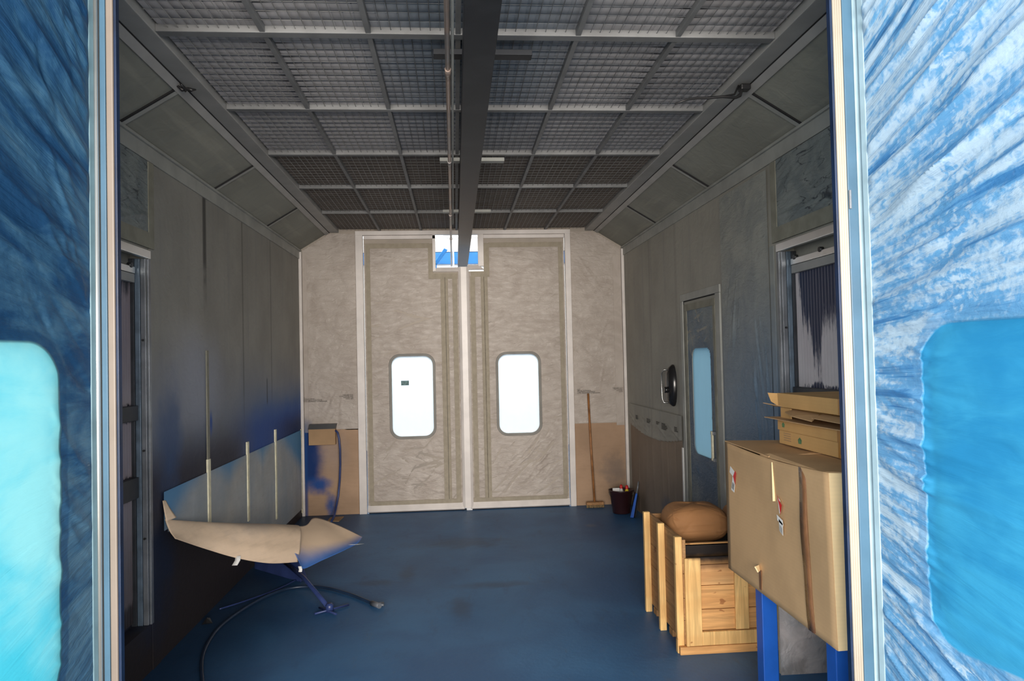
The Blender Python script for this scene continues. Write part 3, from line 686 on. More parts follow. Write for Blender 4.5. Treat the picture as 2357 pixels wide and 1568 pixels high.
# film on the back wall side panels, brown paper below it
def text_part(body, size, loc, rot, mat, parent, align='LEFT'):
    cu = bpy.data.curves.new('txt', 'FONT'); cu.body = body; cu.size = size; cu.align_x = align; cu.extrude = .0006; cu.space_line = .85
    ob = bpy.data.objects.new('txt', cu); C.objects.link(ob); dg = bpy.context.evaluated_depsgraph_get(); me = bpy.data.meshes.new_from_object(ob.evaluated_get(dg)); me.name = 'printed_text'
    C.objects.unlink(ob); bpy.data.objects.remove(ob)
    o = bpy.data.objects.new('printed_text', me); C.objects.link(o); me.materials.clear(); me.materials.append(mat)
    o.rotation_euler = rot; o.location = Vector(loc); 
    if parent is not None: o.parent = parent; o.location = Vector(loc)-parent.location
    return o
RX = (math.pi/2, 0, 0)
for side, xa, xb, zb, lab in (('left', XL+.04, -1.19, 1.02, 'masking film on the back wall panel left of the doors'), ('right', 1.46, XR-.04, 1.02, 'masking film on the back wall panel right of the doors')):
    t = thing('masking_film', 'pale printed '+lab, 'film', ((xa+xb)/2, 9.02, 1.0)); rng = random.Random(side == 'left')
    L = rnd_folds(rng, 22, (.05, .55), (.1, 2.1), (48, 80), (.06, .30), (.004, .010), (.001, .004)) + rnd_folds(rng, 30, (.05, .6), (0, 2.1), (-40, 40), (.03, .10), (.005, .012), (.0006, .002))
    if side == 'left': L += rnd_folds(rng, 16, (.15, .45), (.08, .40), (55, 95), (.06, .2), (.006, .012), (.004, .009))
    else: L += rnd_folds(rng, 10, (.1, .3), (1.3, 2.0), (100, 130), (.1, .3), (.005, .012), (.002, .005))
    def top(u, v):
        x = u+xa; z = v+zb
        return (z > ZW-.03+(ZC-ZW)*np.clip((x-XL)/(JL-XL), 0, 1)) if side == 'left' else (z > ZW-.03+(ZC-ZW)*np.clip((XR-x)/(XR-JR), 0, 1))
    sheet('film_sheet', lambda u, k, v: (u+xa, 9.022-k, v+zb), xb-xa, 3.41-zb, .014, M['film_back'], t, L, cut=top)
    tp = MB().box(xa, xa+.05, 9.014, 9.019, 1.0, 3.15) if side == 'left' else MB().box(xb-.10, xb-.0, 9.014, 9.019, 0.98, 3.1)
    tag(tp.build('masking_tape', M['tape_b'] if 'tape_b' in M else M['film_back'], t), 'vertical tape edge')
    z = 1.435
    if side == 'left':
        text_part('CU\nCARALEY HOUR\nCHAPTERON MARCHOTTE\nCOTE ASSORMENT LA PERSONAN', .0185, (-1.845, 9.010, 1.415), RX, M['ink'], t)
        text_part('THIN SIDE OUT\nCOTE CAPITAL EXIT\nVAKUUMTTSEI\nCOTE ABSI', .0185, (-1.245, 9.010, 1.437), RX, M['ink'], t, 'RIGHT')
    else:
        text_part('OUT\nSPECIAL EXTENSION\nCHAPTERON AUSSENSEITE\nCOTE ASSORMENT LA PERSONAN', .0185, (1.50, 9.010, 1.43), RX, M['ink'], t)
        text_part('THIN SIDE OUT\nCAPTOVARE I\nFACE EXT\nCOTE', .0185, (2.075, 9.010, 1.437), RX, M['ink'], t, 'RIGHT')
def back_paper(xa, xb, za, mat, lab):
    rng = random.Random(9); fr = lambda u, k, v: (u+xa, 9.022-k, v)
    return tag(sheet('masking_paper', fr, xb-xa, za, .02, mat, None, rnd_folds(rng, 8, (.05, .6), (.1, .9), (-80, 80), (.1, .3), (.01, .02), (.0005, .002))), lab, 'paper')
back_paper(XL+.02, -1.185, 1.03, M['paper_back_left'], 'brown masking paper with blue overspray left of the back doors')
back_paper(1.455, XR-.04, 1.012, M['paper_back_right'], 'brown masking paper on the back wall behind the broom')

# cardboard flap box and hose on the left panel
t = thing('junction_box', 'brown paper covered box with a dark open top on the back wall', 'box', (-1.61, 9.0, .86))
MB().box(-1.77, -1.455, 8.93, 9.012, .855, 1.05).build('box_front', M['card_in'], t, .003)
tag(MB().prism([(-1.775, 1.045), (-1.455, 1.045), (-1.44, 1.105), (-1.76, 1.105)], 8.925, 9.0, 'y').build('dark_slot', M['rubber'], t), 'dark green black slot')
t = thing('wall_hose', 'dark blue hose hanging from the brown wall box to the floor', 'hose', (-1.45, 8.95, 0))
hp = [(-1.452, 8.93, 1.025), (-1.425, 8.92, 1.0), (-1.408, 8.91, .93), (-1.398, 8.91, .80), (-1.400, 8.92, .62), (-1.412, 8.93, .42), (-1.432, 8.93, .24), (-1.455, 8.88, .10), (-1.46, 8.78, .03), (-1.46, 8.60, .014)]
MB().tube(hp, .013, 8).build('hose_run', M['hose_blue'], t)

# ================================================================== SIDE WALL SHEETS
# vertical tape seams on the left wall, films over the light units
def tapes(name, x, s, items, mat, lab):
    mb = MB()
    for y, w, z0, z1 in items: mb.box(x, x+s*.004, y-w/2, y+w/2, z0, z1)
    return tag(mb.build(name, M[mat]), lab, 'tape')
tapes('masking_tape', XL+.002, 1, [(4.70, .12, .0, 3.10)], 'wall_left', 'wide grey masking tape strip behind the left light unit')
for nm, x, s, lab in (('l', XL, 1, 'left'), ('r', XR, -1, 'right')):
    rng = random.Random(11 if s > 0 else 12)
    fr = (lambda u, k, v: (XL+.008+k, u+2.66, v+2.66)) if s > 0 else (lambda u, k, v: (XR-.008-k, u+2.66, v+2.66))
    L = rnd_folds(rng, 80, (.3, 1.9), (.0, .45), (-40, 10), (.03, .14), (.004, .009), (.003, .008)) + rnd_folds(rng, 12, (.3, 1.9), (.0, .1), (-25, 15), (.15, .4), (.006, .014), (.006, .014))
    t = thing('masking_film', 'dark wrinkled masking film above the %s light unit' % lab, 'film', (x, 3.6, 2.66))
    sheet('film_sheet', fr, 1.96, .44, .010, M['film_dark'], t, L)
    tag(MB().box(x+s*.003, x+s*.016, 2.66, 4.64, 2.565, 2.66).build('masking_tape', M['tape_wall'], t), 'tape border'); tag(MB().box(x+s*.003, x+s*.014, 4.622, 4.70, 2.565, 3.10).build('masking_tape', M['tape_wall'], t), 'tape border')
# right wall: film between the door and the light unit
rng = random.Random(31)
t = thing('masking_film', 'grey blue masking film on the right wall between door and light unit', 'film', (XR, 5.2, 1.5))
L = rnd_folds(rng, 40, (.05, .3), (.3, 2.0), (72, 92), (.10, .35), (.004, .010), (.003, .008)) + rnd_folds(rng, 90, (.1, .75), (.2, 2.4), (-60, 60), (.03, .09), (.004, .009), (.001, .004)) + rnd_folds(rng, 14, (.55, .8), (1.9, 2.4), (100, 125), (.08, .25), (.005, .010), (.003, .007))
sheet('film_sheet', lambda u, k, v: (XR-.008-k, u+4.77, v), .88, 3.08, .011, M['film_wall'], t, L)
MB().box(XR-.006, XR-.002, 4.70, 4.765, 0, 2.55).build('masking_tape', M['film_wall'], t)

# right wall brown paper with the wrinkled lower hem of the film above it
rng = random.Random(8)
fr = lambda u, k, v: (XR-.004-k, u+6.79, v)
tag(sheet('masking_paper', fr, 2.05, 1.04, .02, M['paper_right'], None, rnd_folds(rng, 14, (.1, 1.9), (.1, .9), (80, 100), (.2, .5), (.01, .02), (.002, .006)),
          cut=lambda u, v: v > 1.035-.09*np.sin(np.clip(u/2.05, 0, 1)*math.pi)), 'greyed brown masking paper on the right wall before the side door', 'paper')
t = thing('masking_film', 'printed hem of grey film sagging over the right wall paper', 'film', (XR, 7.8, 1.1))
sheet('film_sheet', lambda u, k, v: (XR-.016-k, u+6.76, v+.92), 2.12, .34, .012, M['wall_right'], t, rnd_folds(rng, 26, (.1, 2.0), (.02, .2), (-20, 20), (.1, .4), (.006, .012), (.002, .006)),
      cut=lambda u, v: v < .10-.09*np.sin(np.clip(u/2.12, 0, 1)*math.pi)+.01)
for yy, txt in ((8.50, 'THIN SIDE\nEXTERIOR\nCHAPTERO'), (8.0, 'THIN SIDE OUT\nCARALEY HOUR\nMARCHOTTE'), (7.62, 'CAPITAL EXT\nCARALEY'), (7.42, 'THIN SIDE OUT\nSPECIAL EXTENSION\nCHAPTERON AUSSENS\nCOTE ASSORMENT'), (6.98, 'THIN SIDE\nEXTERIOR\nCHAPTERON')):
    text_part(txt, .020, (XR-.026, yy, 1.13), (math.pi/2, 0, -math.pi/2), M['ink'], t)
tag(MB().box(XR-.008, XR, 6.775, 6.81, .38, .96).build('masking_tape', M['white_paper']), 'short white tape strip at the edge of the side door', 'tape')

# left wall paper with tape strips, above the hanging flap
rng = random.Random(14); fr = lambda u, k, v: (XL+.008+k, u+4.82, v+.10)
t = thing('masking_paper', 'grey masking paper sprayed blue along its top on the left wall', 'paper', (XL, 6.9, .6))
sheet('paper_sheet', fr, 4.17, .94, .02, M['paper_left'], t, rnd_folds(rng, 14, (.1, 4), (.2, .85), (80, 100), (.1, .35), (.015, .03), (.001, .004)), cut=lambda u, v: v < .70-u*.245)
for y, z0, z1, w in ((5.66, .66, 1.135, .055), (6.69, .45, 1.15, .05), (7.70, .25, 1.165, .05)):
    tag(MB().box(XL+.003, XL+.018, y-w/2, y+w/2, z0, z1).build('tape_strip', M['tape_cream'], t), 'cream tape strip')
MB().box(XL+.003, XL+.012, 5.645, 5.69, 1.135, 1.95).build('tape_strip', M['tape_wall'] if 'tape_wall' in M else M['tape'], t)
MB().box(XL+.003, XL+.012, 8.95, 8.985, .05, 1.05).build('tape_strip', M['tape_cream'], t)

# hanging kraft paper flap
def cam_pt(px, py, axis, val):
    d = _f2*F_PX + _r3*(px-W_PX/2) + _u3*(H_PX/2-py); o = Vector((0, 0, EYE)); k = (val-o[axis])/d[axis]; return o+d*k
def catmull(p, t):
    n = len(p)-1; x = min(max(t*n, 0), n-1e-6); i = int(x); f = x-i
    a, b, c, d = p[max(i-1, 0)], p[i], p[i+1], p[min(i+2, n)]
    return .5*((2*b)+(c-a)*f+(2*a-5*b+4*c-d)*f*f+(3*b-a-3*c+d)*f**3)
def loft(rows, nu=40, nv=24):
    mb = MB(); R_ = [[catmull(r, i/nu) for i in range(nu+1)] for r in rows]; vs = []
    for j in range(nv+1):
        for i in range(nu+1): vs.append(catmull([r[i] for r in R_], j/nv))
    fs = [(j*(nu+1)+i, j*(nu+1)+i+1, (j+1)*(nu+1)+i+1, (j+1)*(nu+1)+i) for j in range(nv) for i in range(nu)]
    mb.add(vs, fs, True); return mb
V3 = lambda *a: Vector(a)
t = thing('paper_flap', 'pale brown masking paper peeled off the left wall and drooping towards the floor', 'paper', (-1.6, 6.2, .4))
# rows: root on the wall, upper bend, middle, lower edge; measured along the length
root = [V3(-1.845, 4.80, .86), V3(-1.83, 5.4, .70), V3(-1.80, 6.1, .52), V3(-1.76, 6.7, .38), V3(-1.62, 7.1, .30)]
bend = [V3(-1.855, 4.80, .875), V3(-1.80, 5.48, .73), V3(-1.72, 6.17, .60), V3(-1.60, 6.68, .50), V3(-1.46, 7.05, .42)]
def row(*a): return [cam_pt(px, py, 1, y) for px, py, y in a]
bend = row((380, 1197, 4.80), (470, 1203, 5.20), (555, 1206, 5.50), (630, 1208, 5.80), (690, 1212, 6.10))
mid = row((390, 1222, 4.80), (470, 1238, 5.06), (555, 1250, 5.30), (625, 1256, 5.52), (692, 1258, 5.78))
low = row((403, 1240, 4.78), (470, 1263, 5.02), (545, 1285, 5.24), (620, 1297, 5.46), (686, 1294, 5.72))
loft([root, bend, mid, low]).build('paper_sheet', M['paper_flap'], t, solid=.002)
r1 = row((632, 1209, 5.81), (700, 1211, 6.2), (725, 1192, 6.55), (775, 1208, 6.5), (834, 1236, 6.3))
r2 = row((655, 1240, 5.72), (704, 1236, 6.02), (742, 1222, 6.25), (785, 1232, 6.3), (828, 1246, 6.2))
r3 = row((676, 1270, 5.69), (705, 1272, 5.82), (745, 1262, 5.98), (785, 1252, 6.12), (821, 1252, 6.15))
r4 = row((693, 1303, 5.67), (702, 1309, 5.70), (740, 1291, 5.84), (780, 1273, 5.98), (815, 1256, 6.12))
g = G('kraft_paper_corner', .75, 0, .25); u_, v_ = g.x, g.y; n = g.noise(scale=2.4, detail=6); c = g.mix(n.step(.3, .7), (.76, .56, .40), (.84, .64, .46))
# blue mist along the lower edge: a straight line from one corner to the other in plan
A, B = r4[1], r4[4]; L_ = math.hypot(B.x-A.x, B.y-A.y); nx, ny = (B.y-A.y)/L_, -(B.x-A.x)/L_
d = ((g.x-A.x)*nx+(g.y-A.y)*ny).abs()
c = g.mix((d+(g.noise(scale=5)-.5)*.05).step(.16, .0)*.95, c, (.01, .12, .42)); M['paper_corner'] = g.col(c)
loft([r1, r2, r3, r4], 30, 20).build('paper_corner', M['paper_corner'], t, solid=.002)
def tapebit(pts, w, lab):
    vs = []; 
    for p in pts: vs += [p-V3(w/2, 0, 0), p+V3(w/2, 0, 0)]
    mb = MB().add(vs, [(2*i, 2*i+1, 2*i+3, 2*i+2) for i in range(len(pts)-1)], True)
    tag(mb.build('tape_tab', M['white_paper'], t, solid=.0015), lab)
tag(loft([[V3(-1.862, 4.80, .99), V3(-1.85, 4.79, .93), V3(-1.835, 4.78, .86)], [V3(-1.862, 4.845, .985), V3(-1.84, 4.86, .93), V3(-1.80, 4.86, .87)]], 8, 4).build('torn_edge', M['paper_flap'], t, solid=.002), 'torn orange brown edge')
tapebit(row((548, 1280, 5.24), (547, 1290, 5.23), (540, 1302, 5.21)), .036, 'white tape tab on the lower edge')
tapebit(row((806, 1254, 6.1), (818, 1254, 6.12), (834, 1252, 6.14)), .03, 'white tape tab at the tip')
tapebit(row((690, 1304, 5.66), (692, 1311, 5.66), (691, 1317, 5.65)), .025, 'small white tape tab at the corner')
# fallen blue sprayed paper under it
tag(MB().hexa([(-1.84, 6.78, .0), (-1.33, 6.30, .0), (-1.30, 6.42, .0), (-1.80, 6.92, .0), (-1.84, 6.80, .17), (-1.36, 6.36, .20), (-1.35, 6.38, .20), (-1.83, 6.82, .17)]).build('masking_paper', M['blue_dull'] if 'blue_dull' in M else M['hose_blue'], None, .006),
    'blue sprayed crumpled paper on the floor under the flap', 'paper')

# ================================================================== LIGHT UNITS IN THE SIDE WALLS
def light_unit(side):
    s = 1 if side == 'left' else -1; x = XL if s > 0 else XR; y0, y1, z0, z1, dp = LAMP
    t = thing('wall_light_unit', 'recessed %s wall light unit with paint stained ribbed panels and aluminium frame' % side, 'light', (x, 3.8, 1.4))
    b = lambda mb, d0, d1, ya, yb, za, zb: mb.box(x-s*d0, x-s*d1, ya, yb, za, zb)
    tag(b(MB(), -.012, .02, y0-.02, y1+.03, 2.500, 2.552).build('top_bar', M['alu'], t, .003), 'bright aluminium top bar')
    b(MB(), .055, .085, y0, y1-.035, 2.405, 2.445).build('inner_bar', M['alu'], t, .003)
    b(MB(), .06, .09, y0, y1-.032, 2.350, 2.403).build('inner_bar', M['steel'], t, .003)
    for d0, d1, ya_, yb_, mt in ((-.010, .003, y1-.004, y1+.03, 'alu_dull'), (.004, .034, y1-.016, y1-.002, 'alu_dull'), (.036, .066, y1-.022, y1-.002, 'frame_blue'), (.067, .098, y1-.030, y1-.002, 'bar_dark'), (-.01, .004, y0-.03, y0, 'alu_dull')):
        b(MB(), d0, d1, ya_, yb_, z0, 2.498).build('side_frame', M[mt], t, .002)
    cuts = (z0, 1.12, 1.43, 2.35) if s > 0 else (z0, 1.0, 1.60, 2.35)
    panes = ((z0+.02, 1.05), (1.175, 1.515), (1.605, 2.36)) if s > 0 else ((z0+.02, 1.10), (1.20, 1.55), (1.615, 2.36))
    for za, zb in panes:
        b(MB(), .088, .098, y0+.02, y1-.032, za, zb).build('lens_panel', M['lens_left' if s > 0 else 'lens_right'], t)
    bars = ((1.05, 1.175), (1.515, 1.605)) if s > 0 else ((1.10, 1.20), (1.55, 1.615))
    for za, zb in bars: b(MB(), .045, .0865, y0, y1-.031, za, zb).build('cross_bar', M['bar_dark'], t, .004)
    for k in range(3): MB().tube([(x-s*.05, 4.53-.33*k, 2.450), (x-s*.075, 4.53-.33*k, 2.450)], .016, 10).build('screw', M['rubber'], t)
    for zz in (.8, 1.33, 2.0): MB().tube([(x-s*.02, y1-.012, zz), (x-s*.02, y1-.026, zz)], .007, 8).build('screw', M['rubber'], t)
    return t
M['frame_blue'] = plain('blue_grey_frame', (.13, .18, .24), .4, .3, .3, 9)
M['bar_dark'] = plain('dark_stained_bar', (.035, .04, .05), .5, .3, .3)
light_unit('left'); light_unit('right')

# ================================================================== SIDE DOOR (right wall)
D = bpy.data.objects.new('door_3', None); C.objects.link(D); D.location = (XR, 6.22, 0); struct(D, 'grey side door with a rounded window in the right wall')
frr = lambda u, k, v: (XR+.03-k, u, v)      # u = world Y
mb = MB(); ring(mb, frr, (5.805, 6.645, .01, 2.325), rrect(5.965, 6.46, .955, 1.895, .09), -.02, .03); mb.build('leaf_panel', M['door_grey'] if 'door_grey' in M else M['wall_right'], D)
fm = MB(); a, b = XR-.014, XR+.02
fm.box(a, b, 5.70, 5.80, 0, 2.334).box(a, b, 6.655, 6.72, 0, 2.334).box(a, b, 5.70, 6.72, 2.335, 2.40).build('door_frame', M['steel_dark'], D, .003)
MB().box(XR-.004, XR+.02, 6.645, 6.655, 0, 2.335).box(XR-.004, XR+.02, 5.80, 6.65, 2.326, 2.335).build('door_gap', M['gap'], D)
tp = MB(); tp.box(XR-.008, XR, 6.56, 6.63, .03, 2.239).box(XR-.008, XR, 5.83, 5.88, .03, 2.239).box(XR-.008, XR, 5.83, 6.63, 2.24, 2.30); tp.build('masking_tape', M['tape_wall'] if 'tape_wall' in M else M['steel_dark'], D)
rng = random.Random(77)
def dcut(u, v):
    X_, Z_ = u+5.84, v+.04; dx = np.maximum(np.abs(X_-6.2125)-(.2475-.08), 0); dz = np.maximum(np.abs(Z_-1.425)-(.47-.08), 0); return np.hypot(dx, dz) < .075
L = rnd_folds(rng, 60, (.05, .7), (.1, 2.2), (20, 75), (.04, .15), (.004, .010), (.002, .006)) + rnd_folds(rng, 20, (.1, .7), (1.9, 2.15), (-30, 10), (.06, .2), (.005, .01), (.003, .006))
def door_tint(g, c): return g.mix(g.noise(scale=2).step(.35, .65)*.8, c, (.03, .085, .17))
M['film_door'] = film_mat('masking_film_door', (.12, .16, .19), (.20, .24, .26), .5, tint=door_tint)
sheet('masking_film', lambda u, k, v: (XR-.001-k, u+5.84, v+.04), .78, 2.24, .011, M['film_door'], D, L, cut=dcut)
M['pane_blue'] = pane_mat('film_covered_blue_pane', (.74, .93, .98), .95)
p = poly_panel(MB(), frr, rrect(5.955, 6.47, .945, 1.905, .095), .018, .022).build('window_pane', M['pane_blue'], D); tag(p, 'light blue glowing pane')
hd = MB().box(XR-.035, XR-.02, 5.90, 5.93, .96, 1.20).build('door_handle', M['tape_cream'], D, .003); tag(hd, 'pale taped pull handle')
MB().box(XR-.03, XR, 5.88, 5.95, 1.17, 1.20).box(XR-.03, XR, 5.88, 5.95, .95, .98).build('handle_bracket', M['alu_dull'], hd, .003)

# black oval fitting with chrome bar
t = thing('wall_phone', 'black oval wall fitting with a chrome bar beside the side door', 'fitting', (XR, 7.03, 1.54))
prof = [(0, -.075), (.6, -.072), (.88, -.05), (1.0, -.015), (1.0, 0)]
n = 28; vs = [(XR+d, 7.03+.105*r*math.cos(2*math.pi*k/n), 1.54+.205*r*math.sin(2*math.pi*k/n)) for r, d in prof for k in range(n)]
MB().add(vs, [(i*n+k, i*n+(k+1) % n, (i+1)*n+(k+1) % n, (i+1)*n+k) for i in range(len(prof)-1) for k in range(n)], True).build('oval_body', M['black_plastic'], t)
tag(MB().tube([(XR-.02, 7.03, 1.70), (XR-.10, 7.03, 1.695), (XR-.112, 7.06, 1.66), (XR-.114, 7.06, 1.52), (XR-.112, 7.06, 1.41), (XR-.10, 7.05, 1.375), (XR-.02, 7.03, 1.37)], .008, 10).build('chrome_bar', M['chrome_dim'], t), 'chrome bar')
MB().tube([(XR-.06, 7.0, 1.50), (XR-.11, 7.0, 1.50)], .03, 14).build('knob', M['black_plastic'], t)

# ================================================================== FRONT DOOR LEAVES
def front_leaf(n, side):
    s = -1 if side == 'left' else 1
    hx, hy, th = (-1.232, 2.585, math.radians(8)) if s < 0 else (1.532, 2.585, math.radians(12))
    du = Vector((s*math.sin(th), -math.cos(th), 0)); dn = Vector((-s*math.cos(th), -math.sin(th), 0))  # dn faces the opening
    fr = lambda u, k, v: tuple(Vector((hx, hy, 0))+du*u+dn*k+Vector((0, 0, v)))
    D = bpy.data.objects.new('door_%d' % n, None); C.objects.link(D); D.location = (hx, hy, 0)
    struct(D, '%s front door leaf swung open, covered in blue sprayed film' % side)
    u0, u1, z0, z1 = (.30, .80, .92, 1.90) if s > 0 else (.205, .76, .82, 1.91)
    mb = MB(); win = rrect(u0, u1, z0, z1, .12); ring(mb, fr, (0, 1.17, .03, 3.39), win, -.05, -.004); mb.build('leaf_panel', M['leaf_back'], D)
    se = MB(); ring(se, fr, rrect(u0-.035, u1+.035, z0-.035, z1+.035, .15), rrect(u0-.002, u1+.002, z0-.002, z1+.002, .12), -.055, .0015); se.build('window_seal', M['rubber_grey'], D, .002)
    poly_panel(MB(), fr, rrect(u0-.01, u1+.01, z0-.01, z1+.01, .12), -.035, -.03).build('window_pane', M['glass'], D)
    a, b = (-1.0, .6) if s > 0 else (-1.25, .75)
    warp = lambda U, V: (V-a*U)/(1+b*U)
    rng = random.Random(100+s); L = []
    if s > 0:
        L += rnd_folds(rng, 230, (.0, .95), (1.7, 4.4), (-4, 4), (.06, .30), (.004, .012), (.005, .013))
        L += rnd_folds(rng, 26, (.0, .5), (2.0, 3.6), (-3, 3), (.12, .3), (.010, .018), (.008, .014))
        L += rnd_folds(rng, 46, (.0, .7), (1.9, 3.9), (-5, 5), (.12, .34), (.010, .020), (.016, .030))
        L += rnd_folds(rng, 16, (.05, .5), (.3, 1.7), (-14, 6), (.10, .3), (.010, .018), (.012, .020))
        L += rnd_folds(rng, 130, (.0, .35), (.2, 1.9), (-20, 10), (.03, .16), (.005, .012), (.003, .008))
        L += rnd_folds(rng, 26, (.1, .9), (.2, 2.0), (-10, 14), (.08, .3), (.008, .016), (.003, .008))
    else:
        L += rnd_folds(rng, 120, (.0, .8), (1.9, 4.6), (-5, 5), (.08, .35), (.010, .030), (.006, .016))
        L += rnd_folds(rng, 80, (.02, .20), (.2, 3.2), (20, 70), (.05, .25), (.008, .018), (.002, .006))
        L += rnd_folds(rng, 30, (.3, .9), (.2, 2.0), (-40, 40), (.04, .15), (.006, .012), (.001, .004))
    def damp(U, V):
        r = .14; dx = np.maximum(np.abs(U-(u0+u1)/2)-((u1-u0)/2-r+(.08 if s > 0 else .03)), 0); dz = np.maximum(np.abs(V+.05-(z0+z1)/2)-((z1-z0)/2-r+(.07 if s > 0 else .03)), 0)
        return 1-(.72 if s > 0 else .8)*np.clip((r-np.hypot(dx, dz))/.03, 0, 1)
    sheet('masking_film', lambda u, k, v: fr(u+.02, k+.012, v+.05), 1.14, 3.32, .0075, M['film_front_left' if s < 0 else 'film_front_right'], D, L, warp=warp, damp=damp)
    ed = MB(); w_ = .024
    ed.prism([fr(-.002, .000, 0)[:2], fr(w_, .000, 0)[:2], fr(w_, .016, 0)[:2], fr(-.002, .016, 0)[:2]], .05, 3.39, 'z'); tag(ed.build('edge_tape', M['edge_white' if s > 0 else 'edge_blue'], D, .002), 'pale tape along the hinge edge')
M['leaf_back'] = plain('leaf_panel_blue_white', (.20, .35, .48), .6, 0, .1)
M['glass'] = pane_mat('thin_window_film', (.85, .97, 1.0), .93)
M['edge_white'] = plain('blue_white_tape', (.34, .48, .56), .5, 0, .1, 8); M['edge_blue'] = plain('blue_grey_tape', (.16, .27, .32), .5, 0, .15, 8)
M['alu_cream'] = plain('cream_profile', (.50, .44, .36), .4, 0, .05); M['alu_blue'] = plain('blue_grey_profile', (.06, .14, .22), .4, 0, .12, 4); M['edge_navy'] = plain('navy_painted_edge', (.006, .020, .06), .4, 0, .3, 9)
M['cream_dim'] = plain('cream_profile_dim', (.24, .20, .17), .45, 0, .05)  # cream profile again, with the shade on the left jamb in its colour
front_leaf(4, 'left'); front_leaf(5, 'right')
# jambs: vertical profiles of the front frame
def vstrips(items, lab):
    for x0, x1, y0, y1, mat, bv in items: trim(MB().box(x0, x1, y0, y1, 0, 3.42), M[mat], lab, bv)
vstrips([(1.422, 1.431, 2.602, 2.628, 'edge_navy', .002)], 'navy edge of the right front jamb')
for k in range(4): trim(MB().tube([(1.436+k*.0085, 2.602, 0), (1.436+k*.0085, 2.602, 3.42)], .0050, 10), M['alu_cream'], 'ribbed cream seal profile of the right front jamb')
vstrips([(1.431, 1.466, 2.603, 2.629, 'alu_cream', .001)], 'cream profile backing of the right front jamb')
vstrips([(1.467, 1.506, 2.597, 2.629, 'alu_blue', .003), (1.507, 1.545, 2.600, 2.609, 'edge_white', .003)], 'blue grey profile of the right front jamb')
vstrips([(-1.159, -1.150, 2.602, 2.628, 'edge_navy', .002)], 'navy edge of the left front jamb')
vstrips([(-1.184, -1.160, 2.598, 2.629, 'cream_dim', .005)], 'cream profile of the left front jamb')
vstrips([(-1.205, -1.186, 2.600, 2.629, 'alu_blue', .002)], 'blue grey profile of the left front jamb')
trim(MB().tube([(-1.216, 2.594, 0), (-1.216, 2.594, 3.42)], .009, 12), M['alu'], 'bright rounded profile of the left front jamb')
trim(MB().box(-1.25, -1.226, 2.597, 2.629, 0, 3.42), M['edge_blue'])
tag(MB().box(1.468, 1.475, 2.588, 2.597, 2.365, 2.435).build('latch_plate', M['alu_dull'], None, .001), 'small metal latch plate on the right front jamb', 'latch')

# ================================================================== FLOOR OBJECTS AT THE BACK
t = thing('broom', 'wooden push broom leaning upright against the brown paper, bristles down', 'broom', (1.655, 8.85, 0))
MB().tube([(1.66, 8.88, .045), (1.645, 8.96, .75), (1.632, 8.985, 1.385)], .0135, 10).build('handle', M['wood_handle'], t)
MB().box(1.555, 1.765, 8.83, 8.90, .035, .07).build('broom_head', M['pine_side'], t, .006)
mb = MB()
for i in range(15):
    for j in range(3):
        x = 1.563+i*.0143; y = 8.842+j*.022; mb.tube([(x, y, .037), (x+random.uniform(-.005, .005), y+random.uniform(-.006, .006), .002)], [.005, .007], 5)
mb.build('bristles', M['bristle'], t)

bx, by = 1.905, 8.50
t = thing('bucket', 'dark maroon bucket with a rim holding cleaning bottles', 'bucket', (bx, by, 0))
MB().lathe([(0, .004), (.098, .004), (.103, .012), (.108, .08), (.112, .085), (.135, .255), (.146, .262), (.147, .275), (.138, .276), (.128, .255), (.100, .02), (0, .02)], 32, (bx, by, 0)).build('bucket_body', M['bucket'], t)
MB().tube([(bx+.148*math.cos(a), by-.02-.02*abs(math.sin(a)), .262-.12*math.sin(a)*1.0) for a in np.linspace(0, math.pi, 17)], .004, 6).build('bucket_handle', M['black_plastic'], t)
def bottle(dx, dy, kind, lab):
    o = thing('spray_bottle' if kind == 's' else 'cleaner_bottle', lab, 'bottle', (bx+dx, by+dy, .022))
    if kind == 's':
        MB().lathe([(0, 0), (.034, 0), (.036, .15), (.014, .20), (.014, .225), (0, .225)], 16, (bx+dx, by+dy, .022)).build('bottle_body', M['white_plastic'], o)
        MB().box(bx+dx-.055, bx+dx+.03, by+dy-.014, by+dy+.014, .245, .295).box(bx+dx-.035, bx+dx-.022, by+dy-.006, by+dy+.006, .20, .25).build('spray_head', M['white_plastic'], o, .007)
    else:
        MB().lathe([(0, 0), (.034, 0), (.036, .20), (.018, .245), (.015, .26), (0, .26)], 16, (bx+dx, by+dy, .022)).build('bottle_body', M['yel_plastic' if kind == 'y' else 'white_plastic'], o)
        MB().lathe([(.018, 0), (.018, .028), (.008, .045), (0, .045)], 12, (bx+dx, by+dy, .278)).build('bottle_cap', M['red'], o)
bottle(-.045, 0, 's', 'white spray bottle standing in the maroon bucket'); bottle(.07, 0, 'y', 'yellow bottle with a red cap in the maroon bucket'); bottle(.015, .055, 'r', 'white bottle with a red cap behind the spray head in the bucket')

t = thing('dustpan', 'blue dustpan standing on edge between bucket and crate', 'dustpan', (2.0, 8.30, 0))
MB().hexa([(1.945, 8.26, .003), (2.0, 8.20, .003), (2.03, 8.40, .003), (1.99, 8.42, .003), (2.02, 8.27, .27), (2.045, 8.22, .25), (2.065, 8.36, .25), (2.04, 8.38, .27)]).build('pan', M['black_plastic'], t, .008)
tag(MB().hexa([(1.94, 8.22, .003), (1.975, 8.20, .003), (1.985, 8.25, .003), (1.95, 8.27, .003), (2.015, 8.24, .27), (2.035, 8.23, .27), (2.04, 8.26, .27), (2.02, 8.27, .27)]).build('rim', M['blue_plastic'], t, .006), 'bright blue rim')
tag(MB().tube([(2.03, 8.26, .26), (2.05, 8.27, .34), (2.062, 8.28, .40)], [.012, .010, .008], 8).build('dustpan_handle', M['alu_dull'], t), 'grey handle')

